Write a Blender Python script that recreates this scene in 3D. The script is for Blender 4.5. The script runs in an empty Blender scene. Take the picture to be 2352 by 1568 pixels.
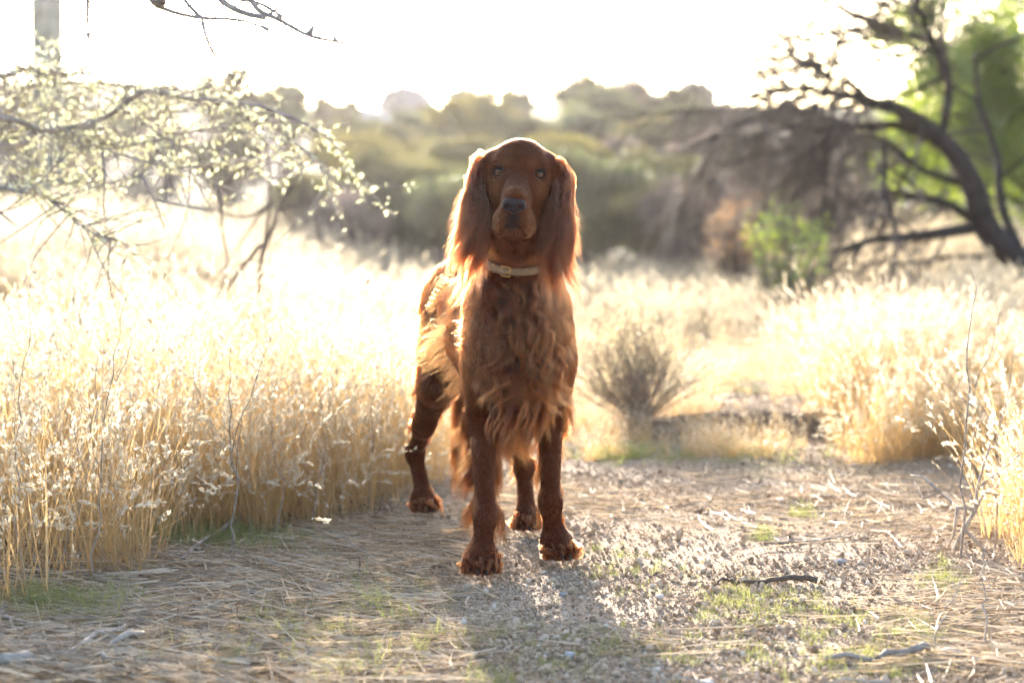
import bpy, math, random
import numpy as np
from mathutils import Vector, Matrix

PI = math.pi
rng = np.random.default_rng(7)
random.seed(7)
S = bpy.context.scene
COL = S.collection

# ------------------------------------------------------------------ camera
F = 4181.0                      # focal length in units of a 2352 px wide frame
PITCH = math.atan(264.0 / F)
CAMZ = 0.70
cam = bpy.data.cameras.new('camera')
cam.sensor_width = 36.0
cam.lens = 36.0 * F / 2352.0
cam.clip_start = 0.05
cam.clip_end = 2000.0
cam.dof.use_dof = True
cam.dof.focus_distance = 3.60
cam.dof.aperture_fstop = 2.9
cam.dof.aperture_blades = 0
cam_o = bpy.data.objects.new('camera', cam)
cam_o.location = (0, 0, CAMZ)
cam_o.rotation_euler = (PI / 2 - PITCH, 0, 0)
COL.objects.link(cam_o)
S.camera = cam_o

# ------------------------------------------------------------------ light
SUN_AZ = math.radians(-7.5)    # clockwise from +Y
SUN_EL = math.radians(14.0)
world = bpy.data.worlds.new('World')
S.world = world
world.use_nodes = True
wn = world.node_tree
sky = wn.nodes.new('ShaderNodeTexSky')
sky.sky_type = 'NISHITA'
sky.sun_disc = False
sky.sun_elevation = SUN_EL
sky.sun_rotation = SUN_AZ
sky.air_density = 0.8
sky.dust_density = 3.0
sky.ozone_density = 1.0
wn.links.new(sky.outputs[0], wn.nodes['Background'].inputs[0])
wn.nodes['Background'].inputs[1].default_value = 0.145
sun = bpy.data.lights.new('sun', 'SUN')
sun.energy = 4.6
sun.angle = math.radians(0.5)
sun.color = (1.0, 0.91, 0.79)
sun_o = bpy.data.objects.new('sun', sun)
sd = Vector((math.sin(SUN_AZ) * math.cos(SUN_EL), math.cos(SUN_AZ) * math.cos(SUN_EL), math.sin(SUN_EL)))
sun_o.rotation_euler = (-sd).to_track_quat('-Z', 'Y').to_euler()
COL.objects.link(sun_o)
vs = S.view_settings
vs.view_transform = 'Standard'
vs.look = 'None'
vs.exposure = 2.45
vs.gamma = 1.0
vs.use_curve_mapping = False
S.display_settings.display_device = 'sRGB'
cy = S.cycles
cy.use_denoising = True
try:
    cy.denoiser = 'OPENIMAGEDENOISE'
    cy.denoising_prefilter = 'FAST'
    cy.denoising_input_passes = 'RGB_ALBEDO_NORMAL'
except Exception:
    pass
cy.max_bounces = 8
cy.diffuse_bounces = 3
cy.glossy_bounces = 4
cy.transmission_bounces = 6
cy.transparent_max_bounces = 8
cy.volume_bounces = 0
cy.sample_clamp_indirect = 8.0
cy.use_adaptive_sampling = False
try:
    S.cycles_curves.shape = 'RIBBONS'
    S.cycles_curves.subdivisions = 2
except Exception:
    pass


def ray(px, py):
    u = (px - 1176.0) / F
    v = (784.0 - py) / F
    return np.array([u, math.cos(PITCH) + v * math.sin(PITCH), -math.sin(PITCH) + v * math.cos(PITCH)])


def W(px, py, Y):
    """the place that shows at (px, py) of a 2352 x 1568 frame, Y metres in front of the camera"""
    r = ray(px, py)
    t = Y / r[1]
    return np.array([0, 0, CAMZ]) + r * t


def WG(px, py, z=0.0):
    r = ray(px, py)
    t = (z - CAMZ) / r[2]
    return np.array([0, 0, CAMZ]) + r * t


# ------------------------------------------------------------------ noise
def _hash(ix, iy, seed):
    n = (ix.astype(np.int64) * 374761393 + iy.astype(np.int64) * 668265263 + seed * 974634777) & 0x7fffffff
    n = ((n ^ (n >> 13)) * 1274126177) & 0x7fffffff
    n = n ^ (n >> 16)
    return (n & 0xffff) / 65535.0


def vnoise(x, y, seed=0):
    x = np.asarray(x, float); y = np.asarray(y, float)
    ix = np.floor(x); iy = np.floor(y)
    fx = x - ix; fy = y - iy
    fx = fx * fx * (3 - 2 * fx); fy = fy * fy * (3 - 2 * fy)
    a = _hash(ix, iy, seed); b = _hash(ix + 1, iy, seed)
    c = _hash(ix, iy + 1, seed); d = _hash(ix + 1, iy + 1, seed)
    return (a * (1 - fx) + b * fx) * (1 - fy) + (c * (1 - fx) + d * fx) * fy


def fbm(x, y, seed=0, oct=4):
    s = 0; a = 0.5; f = 1.0
    for o in range(oct):
        s = s + a * (vnoise(x * f, y * f, seed + o * 17) - 0.5)
        a *= 0.5; f *= 2.03
    return s


def sstep(a, b, x):
    t = np.clip((x - a) / (b - a), 0, 1)
    return t * t * (3 - 2 * t)


# ------------------------------------------------------------------ mesh and object helpers
def link(name, data, parent=None, **props):
    o = bpy.data.objects.new(name, data)
    COL.objects.link(o)
    if parent is not None:
        o.parent = parent
    for k, v in props.items():
        o[k] = v
    return o


def mesh_np(name, verts, faces, mat=None, smooth=False):
    """faces: (n,3) or (n,4) int array or list of arrays"""
    me = bpy.data.meshes.new(name)
    verts = np.asarray(verts, np.float32)
    if not isinstance(faces, list):
        faces = [faces]
    faces = [np.asarray(f, np.int32) for f in faces if len(f)]
    nl = sum(f.size for f in faces)
    npoly = sum(len(f) for f in faces)
    me.vertices.add(len(verts))
    me.vertices.foreach_set('co', verts.ravel())
    me.loops.add(nl)
    me.loops.foreach_set('vertex_index', np.concatenate([f.ravel() for f in faces]))
    me.polygons.add(npoly)
    tot = np.concatenate([np.full(len(f), f.shape[1], np.int32) for f in faces])
    st = np.concatenate([[0], np.cumsum(tot)[:-1]]).astype(np.int32)
    me.polygons.foreach_set('loop_start', st)
    try:
        me.polygons.foreach_set('loop_total', tot)
    except Exception:
        pass
    if smooth:
        me.polygons.foreach_set('use_smooth', np.ones(npoly, bool))
    me.update(calc_edges=True)
    if mat is not None:
        me.materials.append(mat)
    return me


def attr(me, name, vals, domain='POINT'):
    a = me.attributes.new(name, 'FLOAT', domain)
    a.data.foreach_set('value', np.asarray(vals, np.float32))


class Geo:
    """collects triangles/quads"""
    def __init__(s):
        s.v = []; s.q = []; s.t = []; s.n = 0; s.a = []

    def add(s, v, q=None, t=None, a=0.0):
        v = np.asarray(v, float)
        s.v.append(v)
        if q is not None and len(q): s.q.append(np.asarray(q) + s.n)
        if t is not None and len(t): s.t.append(np.asarray(t) + s.n)
        s.a.append(np.full(len(v), a) if np.isscalar(a) else np.asarray(a))
        s.n += len(v)

    def mesh(s, name, mat, smooth=True, att=None):
        fs = []
        if s.q: fs.append(np.concatenate(s.q))
        if s.t: fs.append(np.concatenate(s.t))
        me = mesh_np(name, np.concatenate(s.v), fs, mat, smooth)
        if att: attr(me, att, np.concatenate(s.a))
        return me

    def tube(s, pts, rad, sides=6, a=0.0, cap=True):
        pts = np.asarray(pts, float); n = len(pts)
        rad = np.full(n, rad) if np.isscalar(rad) else np.asarray(rad, float)
        tg = np.gradient(pts, axis=0)
        tg /= np.linalg.norm(tg, axis=1)[:, None] + 1e-12
        ref = np.array([0.13, 0.21, 0.97]) if abs(tg[0][2]) < 0.9 else np.array([0.98, 0.11, 0.1])
        u = np.cross(tg, ref); u /= np.linalg.norm(u, axis=1)[:, None] + 1e-12
        w = np.cross(tg, u)
        an = np.arange(sides) * 2 * PI / sides
        v = pts[:, None, :] + rad[:, None, None] * (np.cos(an)[None, :, None] * u[:, None, :] + np.sin(an)[None, :, None] * w[:, None, :])
        v = v.reshape(-1, 3)
        i = np.arange(n - 1)[:, None] * sides; j = np.arange(sides)[None, :]; j2 = (j + 1) % sides
        q = np.stack([i + j, i + j2, i + sides + j2, i + sides + j], -1).reshape(-1, 4)
        t = []
        if cap:
            v = np.concatenate([v, pts[:1], pts[-1:]])
            c0 = n * sides; c1 = c0 + 1
            jj = np.arange(sides); jj2 = (jj + 1) % sides
            t = np.concatenate([np.stack([jj2, jj, np.full(sides, c0)], -1),
                                np.stack([(n - 1) * sides + jj, (n - 1) * sides + jj2, np.full(sides, c1)], -1)])
        s.add(v, q, t, a)


def blades_geo(base, direc, length, width, bend, nseg=4, rg=rng, facing=None):
    """vectorised grass blades / hairs as strips. base (N,3), direc (N,3) unit, bend (N,3) displacement at the tip"""
    N = len(base)
    t = np.linspace(0, 1, nseg + 1)
    c = base[:, None, :] + direc[:, None, :] * (length[:, None] * t[None, :])[:, :, None] + bend[:, None, :] * (t ** 2)[None, :, None]
    if facing is None:
        an = rg.uniform(0, PI, N)
        side = np.stack([np.cos(an), np.sin(an), np.zeros(N)], -1)
    else:
        side = facing
    w = (width[:, None] * (1 - t[None, :] ** 1.5 * 0.85))[:, :, None] * 0.5
    L = c - side[:, None, :] * w
    R = c + side[:, None, :] * w
    v = np.stack([L, R], 2).reshape(-1, 3)
    k = (np.arange(N) * (nseg + 1) * 2)[:, None] + np.arange(nseg)[None, :] * 2
    q = np.stack([k, k + 1, k + 3, k + 2], -1).reshape(-1, 4)
    return v, q


def leaf_quads(cent, size, aspect=0.45, rg=rng, droop=None):
    """little pointed leaves (two triangles each), random orientation"""
    N = len(cent)
    d = rg.normal(size=(N, 3))
    if droop is not None: d = d + droop
    d /= np.linalg.norm(d, axis=1)[:, None]
    e = np.cross(d, rg.normal(size=(N, 3))); e /= np.linalg.norm(e, axis=1)[:, None] + 1e-9
    size = np.full(N, size) if np.isscalar(size) else size
    l = d * size[:, None]; w = e * size[:, None] * aspect * 0.5
    v = np.stack([cent, cent + l * 0.45 + w, cent + l, cent + l * 0.45 - w], 1).reshape(-1, 3)
    q = (np.arange(N) * 4)[:, None] + np.arange(4)[None, :]
    return v, q


# ------------------------------------------------------------------ materials
def newmat(name):
    m = bpy.data.materials.new(name); m.use_nodes = True
    nt = m.node_tree
    for n in list(nt.nodes): nt.nodes.remove(n)
    out = nt.nodes.new('ShaderNodeOutputMaterial')
    return m, nt, out


def nd(nt, typ, **kw):
    n = nt.nodes.new(typ)
    for k, v in kw.items():
        if k.startswith('i_'):
            n.inputs[int(k[2:])].default_value = v
        else:
            setattr(n, k, v)
    return n


def ramp(nt, fac, stops):
    r = nt.nodes.new('ShaderNodeValToRGB')
    el = r.color_ramp.elements
    while len(el) < len(stops): el.new(0.5)
    for e, (p, c) in zip(el, stops):
        e.position = p; e.color = (*c, 1)
    nt.links.new(fac, r.inputs[0])
    return r.outputs[0]


def mat_plain(name, col, rough=0.8, var=0.25, scale=30.0, bump=0.3, bscale=60.0, metallic=0.0, spec=0.3, col2=None):
    m, nt, out = newmat(name)
    b = nd(nt, 'ShaderNodeBsdfPrincipled')
    tc = nd(nt, 'ShaderNodeTexCoord')
    n = nd(nt, 'ShaderNodeTexNoise'); n.inputs['Scale'].default_value = scale; n.inputs['Detail'].default_value = 5
    nt.links.new(tc.outputs['Object'], n.inputs['Vector'])
    c2 = col2 or tuple(c * (1 - var) * 0.8 for c in col)
    c1 = tuple(min(1, c * (1 + var)) for c in col)
    nt.links.new(ramp(nt, n.outputs[0], [(0.3, c2), (0.7, c1)]), b.inputs['Base Color'])
    b.inputs['Roughness'].default_value = rough
    b.inputs['Metallic'].default_value = metallic
    b.inputs['Specular IOR Level'].default_value = spec
    if bump:
        n2 = nd(nt, 'ShaderNodeTexNoise'); n2.inputs['Scale'].default_value = bscale; n2.inputs['Detail'].default_value = 6
        nt.links.new(tc.outputs['Object'], n2.inputs['Vector'])
        bp = nd(nt, 'ShaderNodeBump'); bp.inputs['Strength'].default_value = bump; bp.inputs['Distance'].default_value = 0.01
        nt.links.new(n2.outputs[0], bp.inputs['Height'])
        nt.links.new(bp.outputs[0], b.inputs['Normal'])
    nt.links.new(b.outputs[0], out.inputs[0])
    return m


def mat_leaf(name, cols, trans=0.5, tcol=None, rough=0.6, use_attr='tint', gloss=0.08):
    """thin plant tissue: diffuse + translucent, tinted per piece by the attribute and per instance"""
    m, nt, out = newmat(name)
    at = nd(nt, 'ShaderNodeAttribute', attribute_name=use_attr)
    oi = nd(nt, 'ShaderNodeObjectInfo')
    ad = nd(nt, 'ShaderNodeMath', operation='ADD')
    nt.links.new(at.outputs['Fac'], ad.inputs[0])
    sc = nd(nt, 'ShaderNodeMath', operation='MULTIPLY'); sc.inputs[1].default_value = 0.35
    nt.links.new(oi.outputs['Random'], sc.inputs[0]); nt.links.new(sc.outputs[0], ad.inputs[1])
    fr = nd(nt, 'ShaderNodeMath', operation='MULTIPLY'); fr.inputs[1].default_value = 0.74
    nt.links.new(ad.outputs[0], fr.inputs[0])
    k = len(cols)
    c = ramp(nt, fr.outputs[0], [(i / (k - 1), col) for i, col in enumerate(cols)])
    d = nd(nt, 'ShaderNodeBsdfDiffuse'); t = nd(nt, 'ShaderNodeBsdfTranslucent'); g = nd(nt, 'ShaderNodeBsdfGlossy')
    g.inputs['Roughness'].default_value = rough * 0.7
    g.inputs['Color'].default_value = (1, 1, 1, 1)
    nt.links.new(c, d.inputs[0])
    if tcol:
        mx = nd(nt, 'ShaderNodeMixRGB', blend_type='MULTIPLY'); mx.inputs[0].default_value = 1
        mx.inputs[2].default_value = (*tcol, 1)
        nt.links.new(c, mx.inputs[1]); nt.links.new(mx.outputs[0], t.inputs[0])
    else:
        nt.links.new(c, t.inputs[0])
    m1 = nd(nt, 'ShaderNodeMixShader'); m1.inputs[0].default_value = trans
    nt.links.new(d.outputs[0], m1.inputs[1]); nt.links.new(t.outputs[0], m1.inputs[2])
    m2 = nd(nt, 'ShaderNodeMixShader'); m2.inputs[0].default_value = gloss
    nt.links.new(m1.outputs[0], m2.inputs[1]); nt.links.new(g.outputs[0], m2.inputs[2])
    nt.links.new(m2.outputs[0], out.inputs[0])
    return m


def mat_hair(name, dark, light, rough=0.28, tip=None, tipmix=0.0, tan=None):
    m, nt, out = newmat(name)
    h = nd(nt, 'ShaderNodeBsdfHairPrincipled')
    try: h.model = 'CHIANG'
    except Exception: pass
    h.parametrization = 'COLOR'
    hi = nd(nt, 'ShaderNodeHairInfo')
    rr = ramp(nt, hi.outputs['Random'], [(0.0, dark), (1.0, light)])
    if tip:
        mx = nd(nt, 'ShaderNodeMixRGB')
        mp = nd(nt, 'ShaderNodeMapRange'); mp.inputs[1].default_value = 0.3; mp.inputs[2].default_value = 1.0
        mp.inputs[3].default_value = 0.0; mp.inputs[4].default_value = tipmix
        nt.links.new(hi.outputs['Intercept'], mp.inputs[0]); nt.links.new(mp.outputs[0], mx.inputs[0])
        nt.links.new(rr, mx.inputs[1]); mx.inputs[2].default_value = (*tip, 1)
        rr = mx.outputs[0]
    if tan:
        at = nd(nt, 'ShaderNodeAttribute', attribute_name='tan')
        mx = nd(nt, 'ShaderNodeMixRGB'); nt.links.new(at.outputs['Fac'], mx.inputs[0])
        nt.links.new(rr, mx.inputs[1]); mx.inputs[2].default_value = (*tan, 1)
        rr = mx.outputs[0]
    nt.links.new(rr, h.inputs['Color'])
    h.inputs['Roughness'].default_value = rough
    h.inputs['Radial Roughness'].default_value = 0.45
    h.inputs['IOR'].default_value = 1.42
    nt.links.new(h.outputs[0], out.inputs[0])
    return m

# ================================================================== THE GROUND
RIDGE_X = np.array([-900, 0, 300, 560, 700, 860, 980, 1080, 1200, 1290, 1400, 1480, 1600, 1700, 1900, 2352, 3300], float)
RIDGE_Y = np.array([300, 215, 205, 215, 250, 262, 250, 262, 268, 225, 215, 222, 240, 262, 262, 262, 300], float)


def height(x, y):
    x = np.asarray(x, float); y = np.asarray(y, float)
    yy = np.maximum(y, 0.5)
    px = 1176 + x / yy * F
    rz = CAMZ + (520 - np.interp(px, RIDGE_X, RIDGE_Y)) / F * 60.0
    far = sstep(20, 60, y) ** 1.3
    back = 1 - sstep(62, 140, y) * 0.7
    z = far * rz * back
    z += sstep(20, 60, y) * fbm(x * 0.13, y * 0.13, 5, 3) * 1.2
    # path, slightly uneven
    z += fbm(x * 0.9, y * 0.9, 11, 3) * 0.025 + fbm(x * 7, y * 7, 12, 3) * 0.010 * (y < 14)
    # low earth bank behind the path on the right
    e = 6.05 + fbm(x * 1.6, x * 0 + 3.3, 15, 3) * 0.5
    bank = sstep(0, 0.20, y - e) * sstep(0.20, 0.85, x) * (1 - sstep(1.5, 2.6, x)) * (0.085 + fbm(x * 3, y * 3, 16, 3) * 0.10)
    z += bank * (1 - 0.6 * sstep(0.5, 5, y - e))
    # ground in the grass is a touch higher
    z += 0.03 * sstep(-0.5, -1.2, x) * (1 - sstep(8, 12, y))
    # the field climbs on the far left
    z += 0.55 * sstep(-0.6, -3.4, x) * sstep(5.5, 12, y) * (1 - sstep(30, 45, y))
    # golden knoll far right
    z += 0.52 * np.exp(-(((x - 3.75) / 1.2) ** 2 + ((y - 15.5) / 2.0) ** 2))
    z -= 0.012
    return z


def lines(spec):
    out = [spec[0][0]]
    for a, b, st in spec:
        n = max(1, int(round((b - a) / st)))
        out += list(a + (b - a) * np.arange(1, n + 1) / n)
    return np.array(out)


def mat_ground():
    m, nt, out = newmat('gravelly earth')
    b = nd(nt, 'ShaderNodeBsdfPrincipled'); tc = nd(nt, 'ShaderNodeTexCoord')

    def noise(sc, det=6, rough=0.6):
        n = nd(nt, 'ShaderNodeTexNoise'); n.inputs['Scale'].default_value = sc; n.inputs['Detail'].default_value = det
        n.inputs['Roughness'].default_value = rough
        nt.links.new(tc.outputs['Object'], n.inputs['Vector']); return n.outputs[0]

    def mix(f, a, bb, typ='MIX'):
        x = nd(nt, 'ShaderNodeMixRGB', blend_type=typ)
        if isinstance(f, float): x.inputs[0].default_value = f
        else: nt.links.new(f, x.inputs[0])
        for i, q in ((1, a), (2, bb)):
            if isinstance(q, tuple): x.inputs[i].default_value = (*q, 1)
            else: nt.links.new(q, x.inputs[i])
        return x.outputs[0]
    c = ramp(nt, noise(60), [(0.30, (0.20, 0.14, 0.095)), (0.5, (0.38, 0.29, 0.205)), (0.72, (0.52, 0.42, 0.32))])
    v = nd(nt, 'ShaderNodeTexVoronoi'); v.inputs['Scale'].default_value = 130; v.inputs['Randomness'].default_value = 1
    nt.links.new(tc.outputs['Object'], v.inputs['Vector'])
    grit = ramp(nt, v.outputs['Color'], [(0.2, (0.22, 0.155, 0.11)), (0.55, (0.44, 0.35, 0.26)), (0.9, (0.62, 0.54, 0.44))])
    c = mix(0.5, c, grit)
    c = mix(ramp(nt, noise(1.6, 4), [(0.45, (0, 0, 0)), (0.6, (0.55, 0.55, 0.55))]), c, (0.26, 0.19, 0.13))
    # thin green where the attribute says so
    at = nd(nt, 'ShaderNodeAttribute', attribute_name='green')
    gm = nd(nt, 'ShaderNodeMath', operation='MULTIPLY')
    nt.links.new(at.outputs['Fac'], gm.inputs[0]); nt.links.new(ramp(nt, noise(9, 6), [(0.35, (0, 0, 0)), (0.62, (1, 1, 1))]), gm.inputs[1])
    c = mix(gm.outputs[0], c, mix(noise(40), (0.15, 0.18, 0.05), (0.26, 0.27, 0.10)))
    al = nd(nt, 'ShaderNodeAttribute', attribute_name='duff')
    c = mix(al.outputs['Fac'], c, mix(noise(50), (0.055, 0.036, 0.024), (0.15, 0.105, 0.07)))
    ae = nd(nt, 'ShaderNodeAttribute', attribute_name='earth')
    c = mix(ae.outputs['Fac'], c, mix(noise(45), (0.10, 0.068, 0.048), (0.20, 0.145, 0.105)))
    ah = nd(nt, 'ShaderNodeAttribute', attribute_name='hill')
    c = mix(ah.outputs['Fac'], c, mix(ramp(nt, noise(1.5, 8, 0.7), [(0.4, (0, 0, 0)), (0.6, (1, 1, 1))]), (0.115, 0.10, 0.082), (0.055, 0.056, 0.034)))
    nt.links.new(c, b.inputs['Base Color'])
    b.inputs['Roughness'].default_value = 0.95; b.inputs['Specular IOR Level'].default_value = 0.08
    bp = nd(nt, 'ShaderNodeBump'); bp.inputs['Strength'].default_value = 1.0; bp.inputs['Distance'].default_value = 0.006
    ad = nd(nt, 'ShaderNodeMath', operation='ADD'); nt.links.new(noise(160), ad.inputs[0])
    sb = nd(nt, 'ShaderNodeMath', operation='MULTIPLY'); sb.inputs[1].default_value = -1.2
    nt.links.new(v.outputs['Distance'], sb.inputs[0]); nt.links.new(sb.outputs[0], ad.inputs[1])
    nt.links.new(ad.outputs[0], bp.inputs['Height']); nt.links.new(bp.outputs[0], b.inputs['Normal'])
    nt.links.new(b.outputs[0], out.inputs[0])
    return m


def build_ground():
    X = lines([(-400, -100, 30), (-100, -30, 5), (-30, -6, 0.8), (-6, -2, 0.12), (-2, 2.4, 0.018), (2.4, 6, 0.12), (6, 30, 0.8), (30, 100, 5), (100, 400, 30)])
    Y = lines([(-40, 0, 4), (0, 2.3, 0.25), (2.3, 7.2, 0.018), (7.2, 16, 0.12), (16, 60, 0.8), (60, 160, 5), (160, 500, 40)])
    XX, YY = np.meshgrid(X, Y, indexing='ij')
    Z = height(XX, YY)
    near = (np.abs(XX) < 2.4) & (YY > 2.3) & (YY < 7.2)
    Z = Z + near * (fbm(XX * 30, YY * 30, 31, 3) * 0.010)
    v = np.stack([XX, YY, Z], -1).reshape(-1, 3)
    ny = len(Y)
    i = np.arange(len(X) - 1)[:, None] * ny; j = np.arange(ny - 1)[None, :]
    q = np.stack([i + j, i + ny + j, i + ny + j + 1, i + j + 1], -1).reshape(-1, 4)
    me = mesh_np('ground', v, q, mat_ground(), True)
    x, y = v[:, 0], v[:, 1]
    e = 6.05 + fbm(x * 1.6, x * 0 + 3.3, 15, 3) * 0.5
    pat = sstep(-0.05, 0.22, fbm(x * 2.2, y * 1.3, 18, 3))
    green = sstep(0.25, 0.9, x) * (1 - sstep(3, 5, x)) * (sstep(4.9, 5.5, y) * (1 - sstep(5.95, 6.05, y)) * 0.8 + sstep(6.4, 7.2, y) * (1 - sstep(10, 12, y)) * 0.9)
    green += sstep(-0.3, -0.7, x) * (1 - sstep(4.6, 5.2, y)) * 0.25
    green += np.exp(-(((x + 3.4) / 1.6) ** 2 + ((y - 17) / 5) ** 2)) * 0.9
    earth = np.exp(-(((y - e - 0.05) / 0.16) ** 2)) * sstep(0.2, 0.5, x) * (1 - sstep(2.4, 3.2, x))
    earth += np.exp(-(((x - WG(1560, 975)[0]) / 0.5) ** 2 + ((y - 6.3) / 0.22) ** 2)) * 0.6
    pxx = 1176 + x / np.maximum(y, 0.5) * F; pyy = 520 + CAMZ / np.maximum(y, 0.5) * F
    duff = (1 - sstep(780, 1120, pxx + (1300 - pyy) * 0.25)) * sstep(0.28, -0.10, np.zeros(1) - 0.2 + fbm(x * 5, y * 5, 19, 3) * 0.3) * (y < 9)
    attr(me, 'duff', np.clip(duff, 0, 1) * 0.85)
    attr(me, 'green', np.clip(green * pat * 0.8, 0, 1)); attr(me, 'earth', np.clip(earth, 0, 1)); attr(me, 'hill', sstep(15.5, 20, y))
    link('ground', me, kind='structure')


# ------------------------------------------------------------------ scattering many small pieces (nobody could count them)
SRC = {}


def source(key, meshes):
    c = bpy.data.collections.new(key + '_pieces')
    for k, me in enumerate(meshes):
        o = bpy.data.objects.new('%s_piece_%02d' % (key, k), me)
        c.objects.link(o)
    SRC[key] = c
    return c


def scatter(name, src, pos, rot, scl, idx, **props):
    me = bpy.data.meshes.new(name)
    n = len(pos)
    me.vertices.add(n); me.vertices.foreach_set('co', np.asarray(pos, np.float32).ravel())
    a = me.attributes.new('rot', 'FLOAT_VECTOR', 'POINT'); a.data.foreach_set('vector', np.asarray(rot, np.float32).ravel())
    scl = np.asarray(scl, float)
    if scl.ndim == 1: scl = np.repeat(scl[:, None], 3, 1)
    a = me.attributes.new('scl', 'FLOAT_VECTOR', 'POINT'); a.data.foreach_set('vector', np.asarray(scl, np.float32).ravel())
    a = me.attributes.new('idx', 'INT', 'POINT'); a.data.foreach_set('value', np.asarray(idx, np.int32).ravel())
    o = link(name, me, kind='stuff', **props)
    ng = bpy.data.node_groups.new(name + '_nodes', 'GeometryNodeTree')
    ng.interface.new_socket('Geometry', in_out='INPUT', socket_type='NodeSocketGeometry')
    ng.interface.new_socket('Geometry', in_out='OUTPUT', socket_type='NodeSocketGeometry')
    gi = ng.nodes.new('NodeGroupInput'); go = ng.nodes.new('NodeGroupOutput')
    ci = ng.nodes.new('GeometryNodeCollectionInfo'); ci.inputs[0].default_value = src
    ci.inputs['Separate Children'].default_value = True; ci.inputs['Reset Children'].default_value = True
    ip = ng.nodes.new('GeometryNodeInstanceOnPoints'); ip.inputs['Pick Instance'].default_value = True
    m2p = ng.nodes.new('GeometryNodeMeshToPoints')
    ng.links.new(gi.outputs[0], m2p.inputs[0]); ng.links.new(m2p.outputs[0], ip.inputs['Points'])
    ng.links.new(ci.outputs[0], ip.inputs['Instance'])
    for an, typ, sock in (('rot', 'FLOAT_VECTOR', 'Rotation'), ('scl', 'FLOAT_VECTOR', 'Scale'), ('idx', 'INT', 'Instance Index')):
        na = ng.nodes.new('GeometryNodeInputNamedAttribute'); na.data_type = typ; na.inputs[0].default_value = an
        if an == 'rot':
            e2 = ng.nodes.new('FunctionNodeEulerToRotation'); ng.links.new(na.outputs[0], e2.inputs[0]); ng.links.new(e2.outputs[0], ip.inputs[sock])
        else:
            ng.links.new(na.outputs[0], ip.inputs[sock])
    ng.links.new(ip.outputs[0], go.inputs[0])
    md = o.modifiers.new('scatter', 'NODES'); md.node_group = ng
    return o


M_straw = mat_leaf('dry straw grass', [(0.34, 0.225, 0.10), (0.52, 0.37, 0.175), (0.62, 0.47, 0.26), (0.36, 0.27, 0.17)], 0.60, (0.95, 0.85, 0.68), gloss=0.04)
M_field = mat_leaf('bleached field grass', [(0.32, 0.24, 0.15), (0.46, 0.38, 0.26), (0.56, 0.49, 0.37), (0.40, 0.34, 0.27)], 0.55, (0.86, 0.80, 0.70), gloss=0.03)
M_seed = mat_leaf('pale seed heads', [(0.58, 0.48, 0.33), (0.68, 0.60, 0.45), (0.74, 0.68, 0.56)], 0.5, gloss=0.04)
M_green = mat_leaf('fresh green grass', [(0.15, 0.19, 0.06), (0.24, 0.27, 0.09), (0.36, 0.34, 0.15)], 0.55, (1.0, 1.0, 0.75), gloss=0.05)
M_litter = mat_leaf('fallen straw', [(0.10, 0.065, 0.045), (0.54, 0.41, 0.26), (0.70, 0.58, 0.42), (0.24, 0.18, 0.13), (0.62, 0.53, 0.41)], 0.4, gloss=0.02)


def join(parts, name, mats, smooth=False):
    """parts: list of (v, q, matindex, tint array)"""
    V, Q, MI, T, n = [], [], [], [], 0
    for v, q, mi, t in parts:
        V.append(v); Q.append(q + n); MI.append(np.full(len(q), mi)); T.append(np.broadcast_to(t, (len(v),))); n += len(v)
    me = mesh_np(name, np.concatenate(V), np.concatenate(Q), None, smooth)
    for m in mats: me.materials.append(m)
    me.polygons.foreach_set('material_index', np.concatenate(MI).astype(np.int32))
    attr(me, 'tint', np.concatenate(T))
    return me


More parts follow.
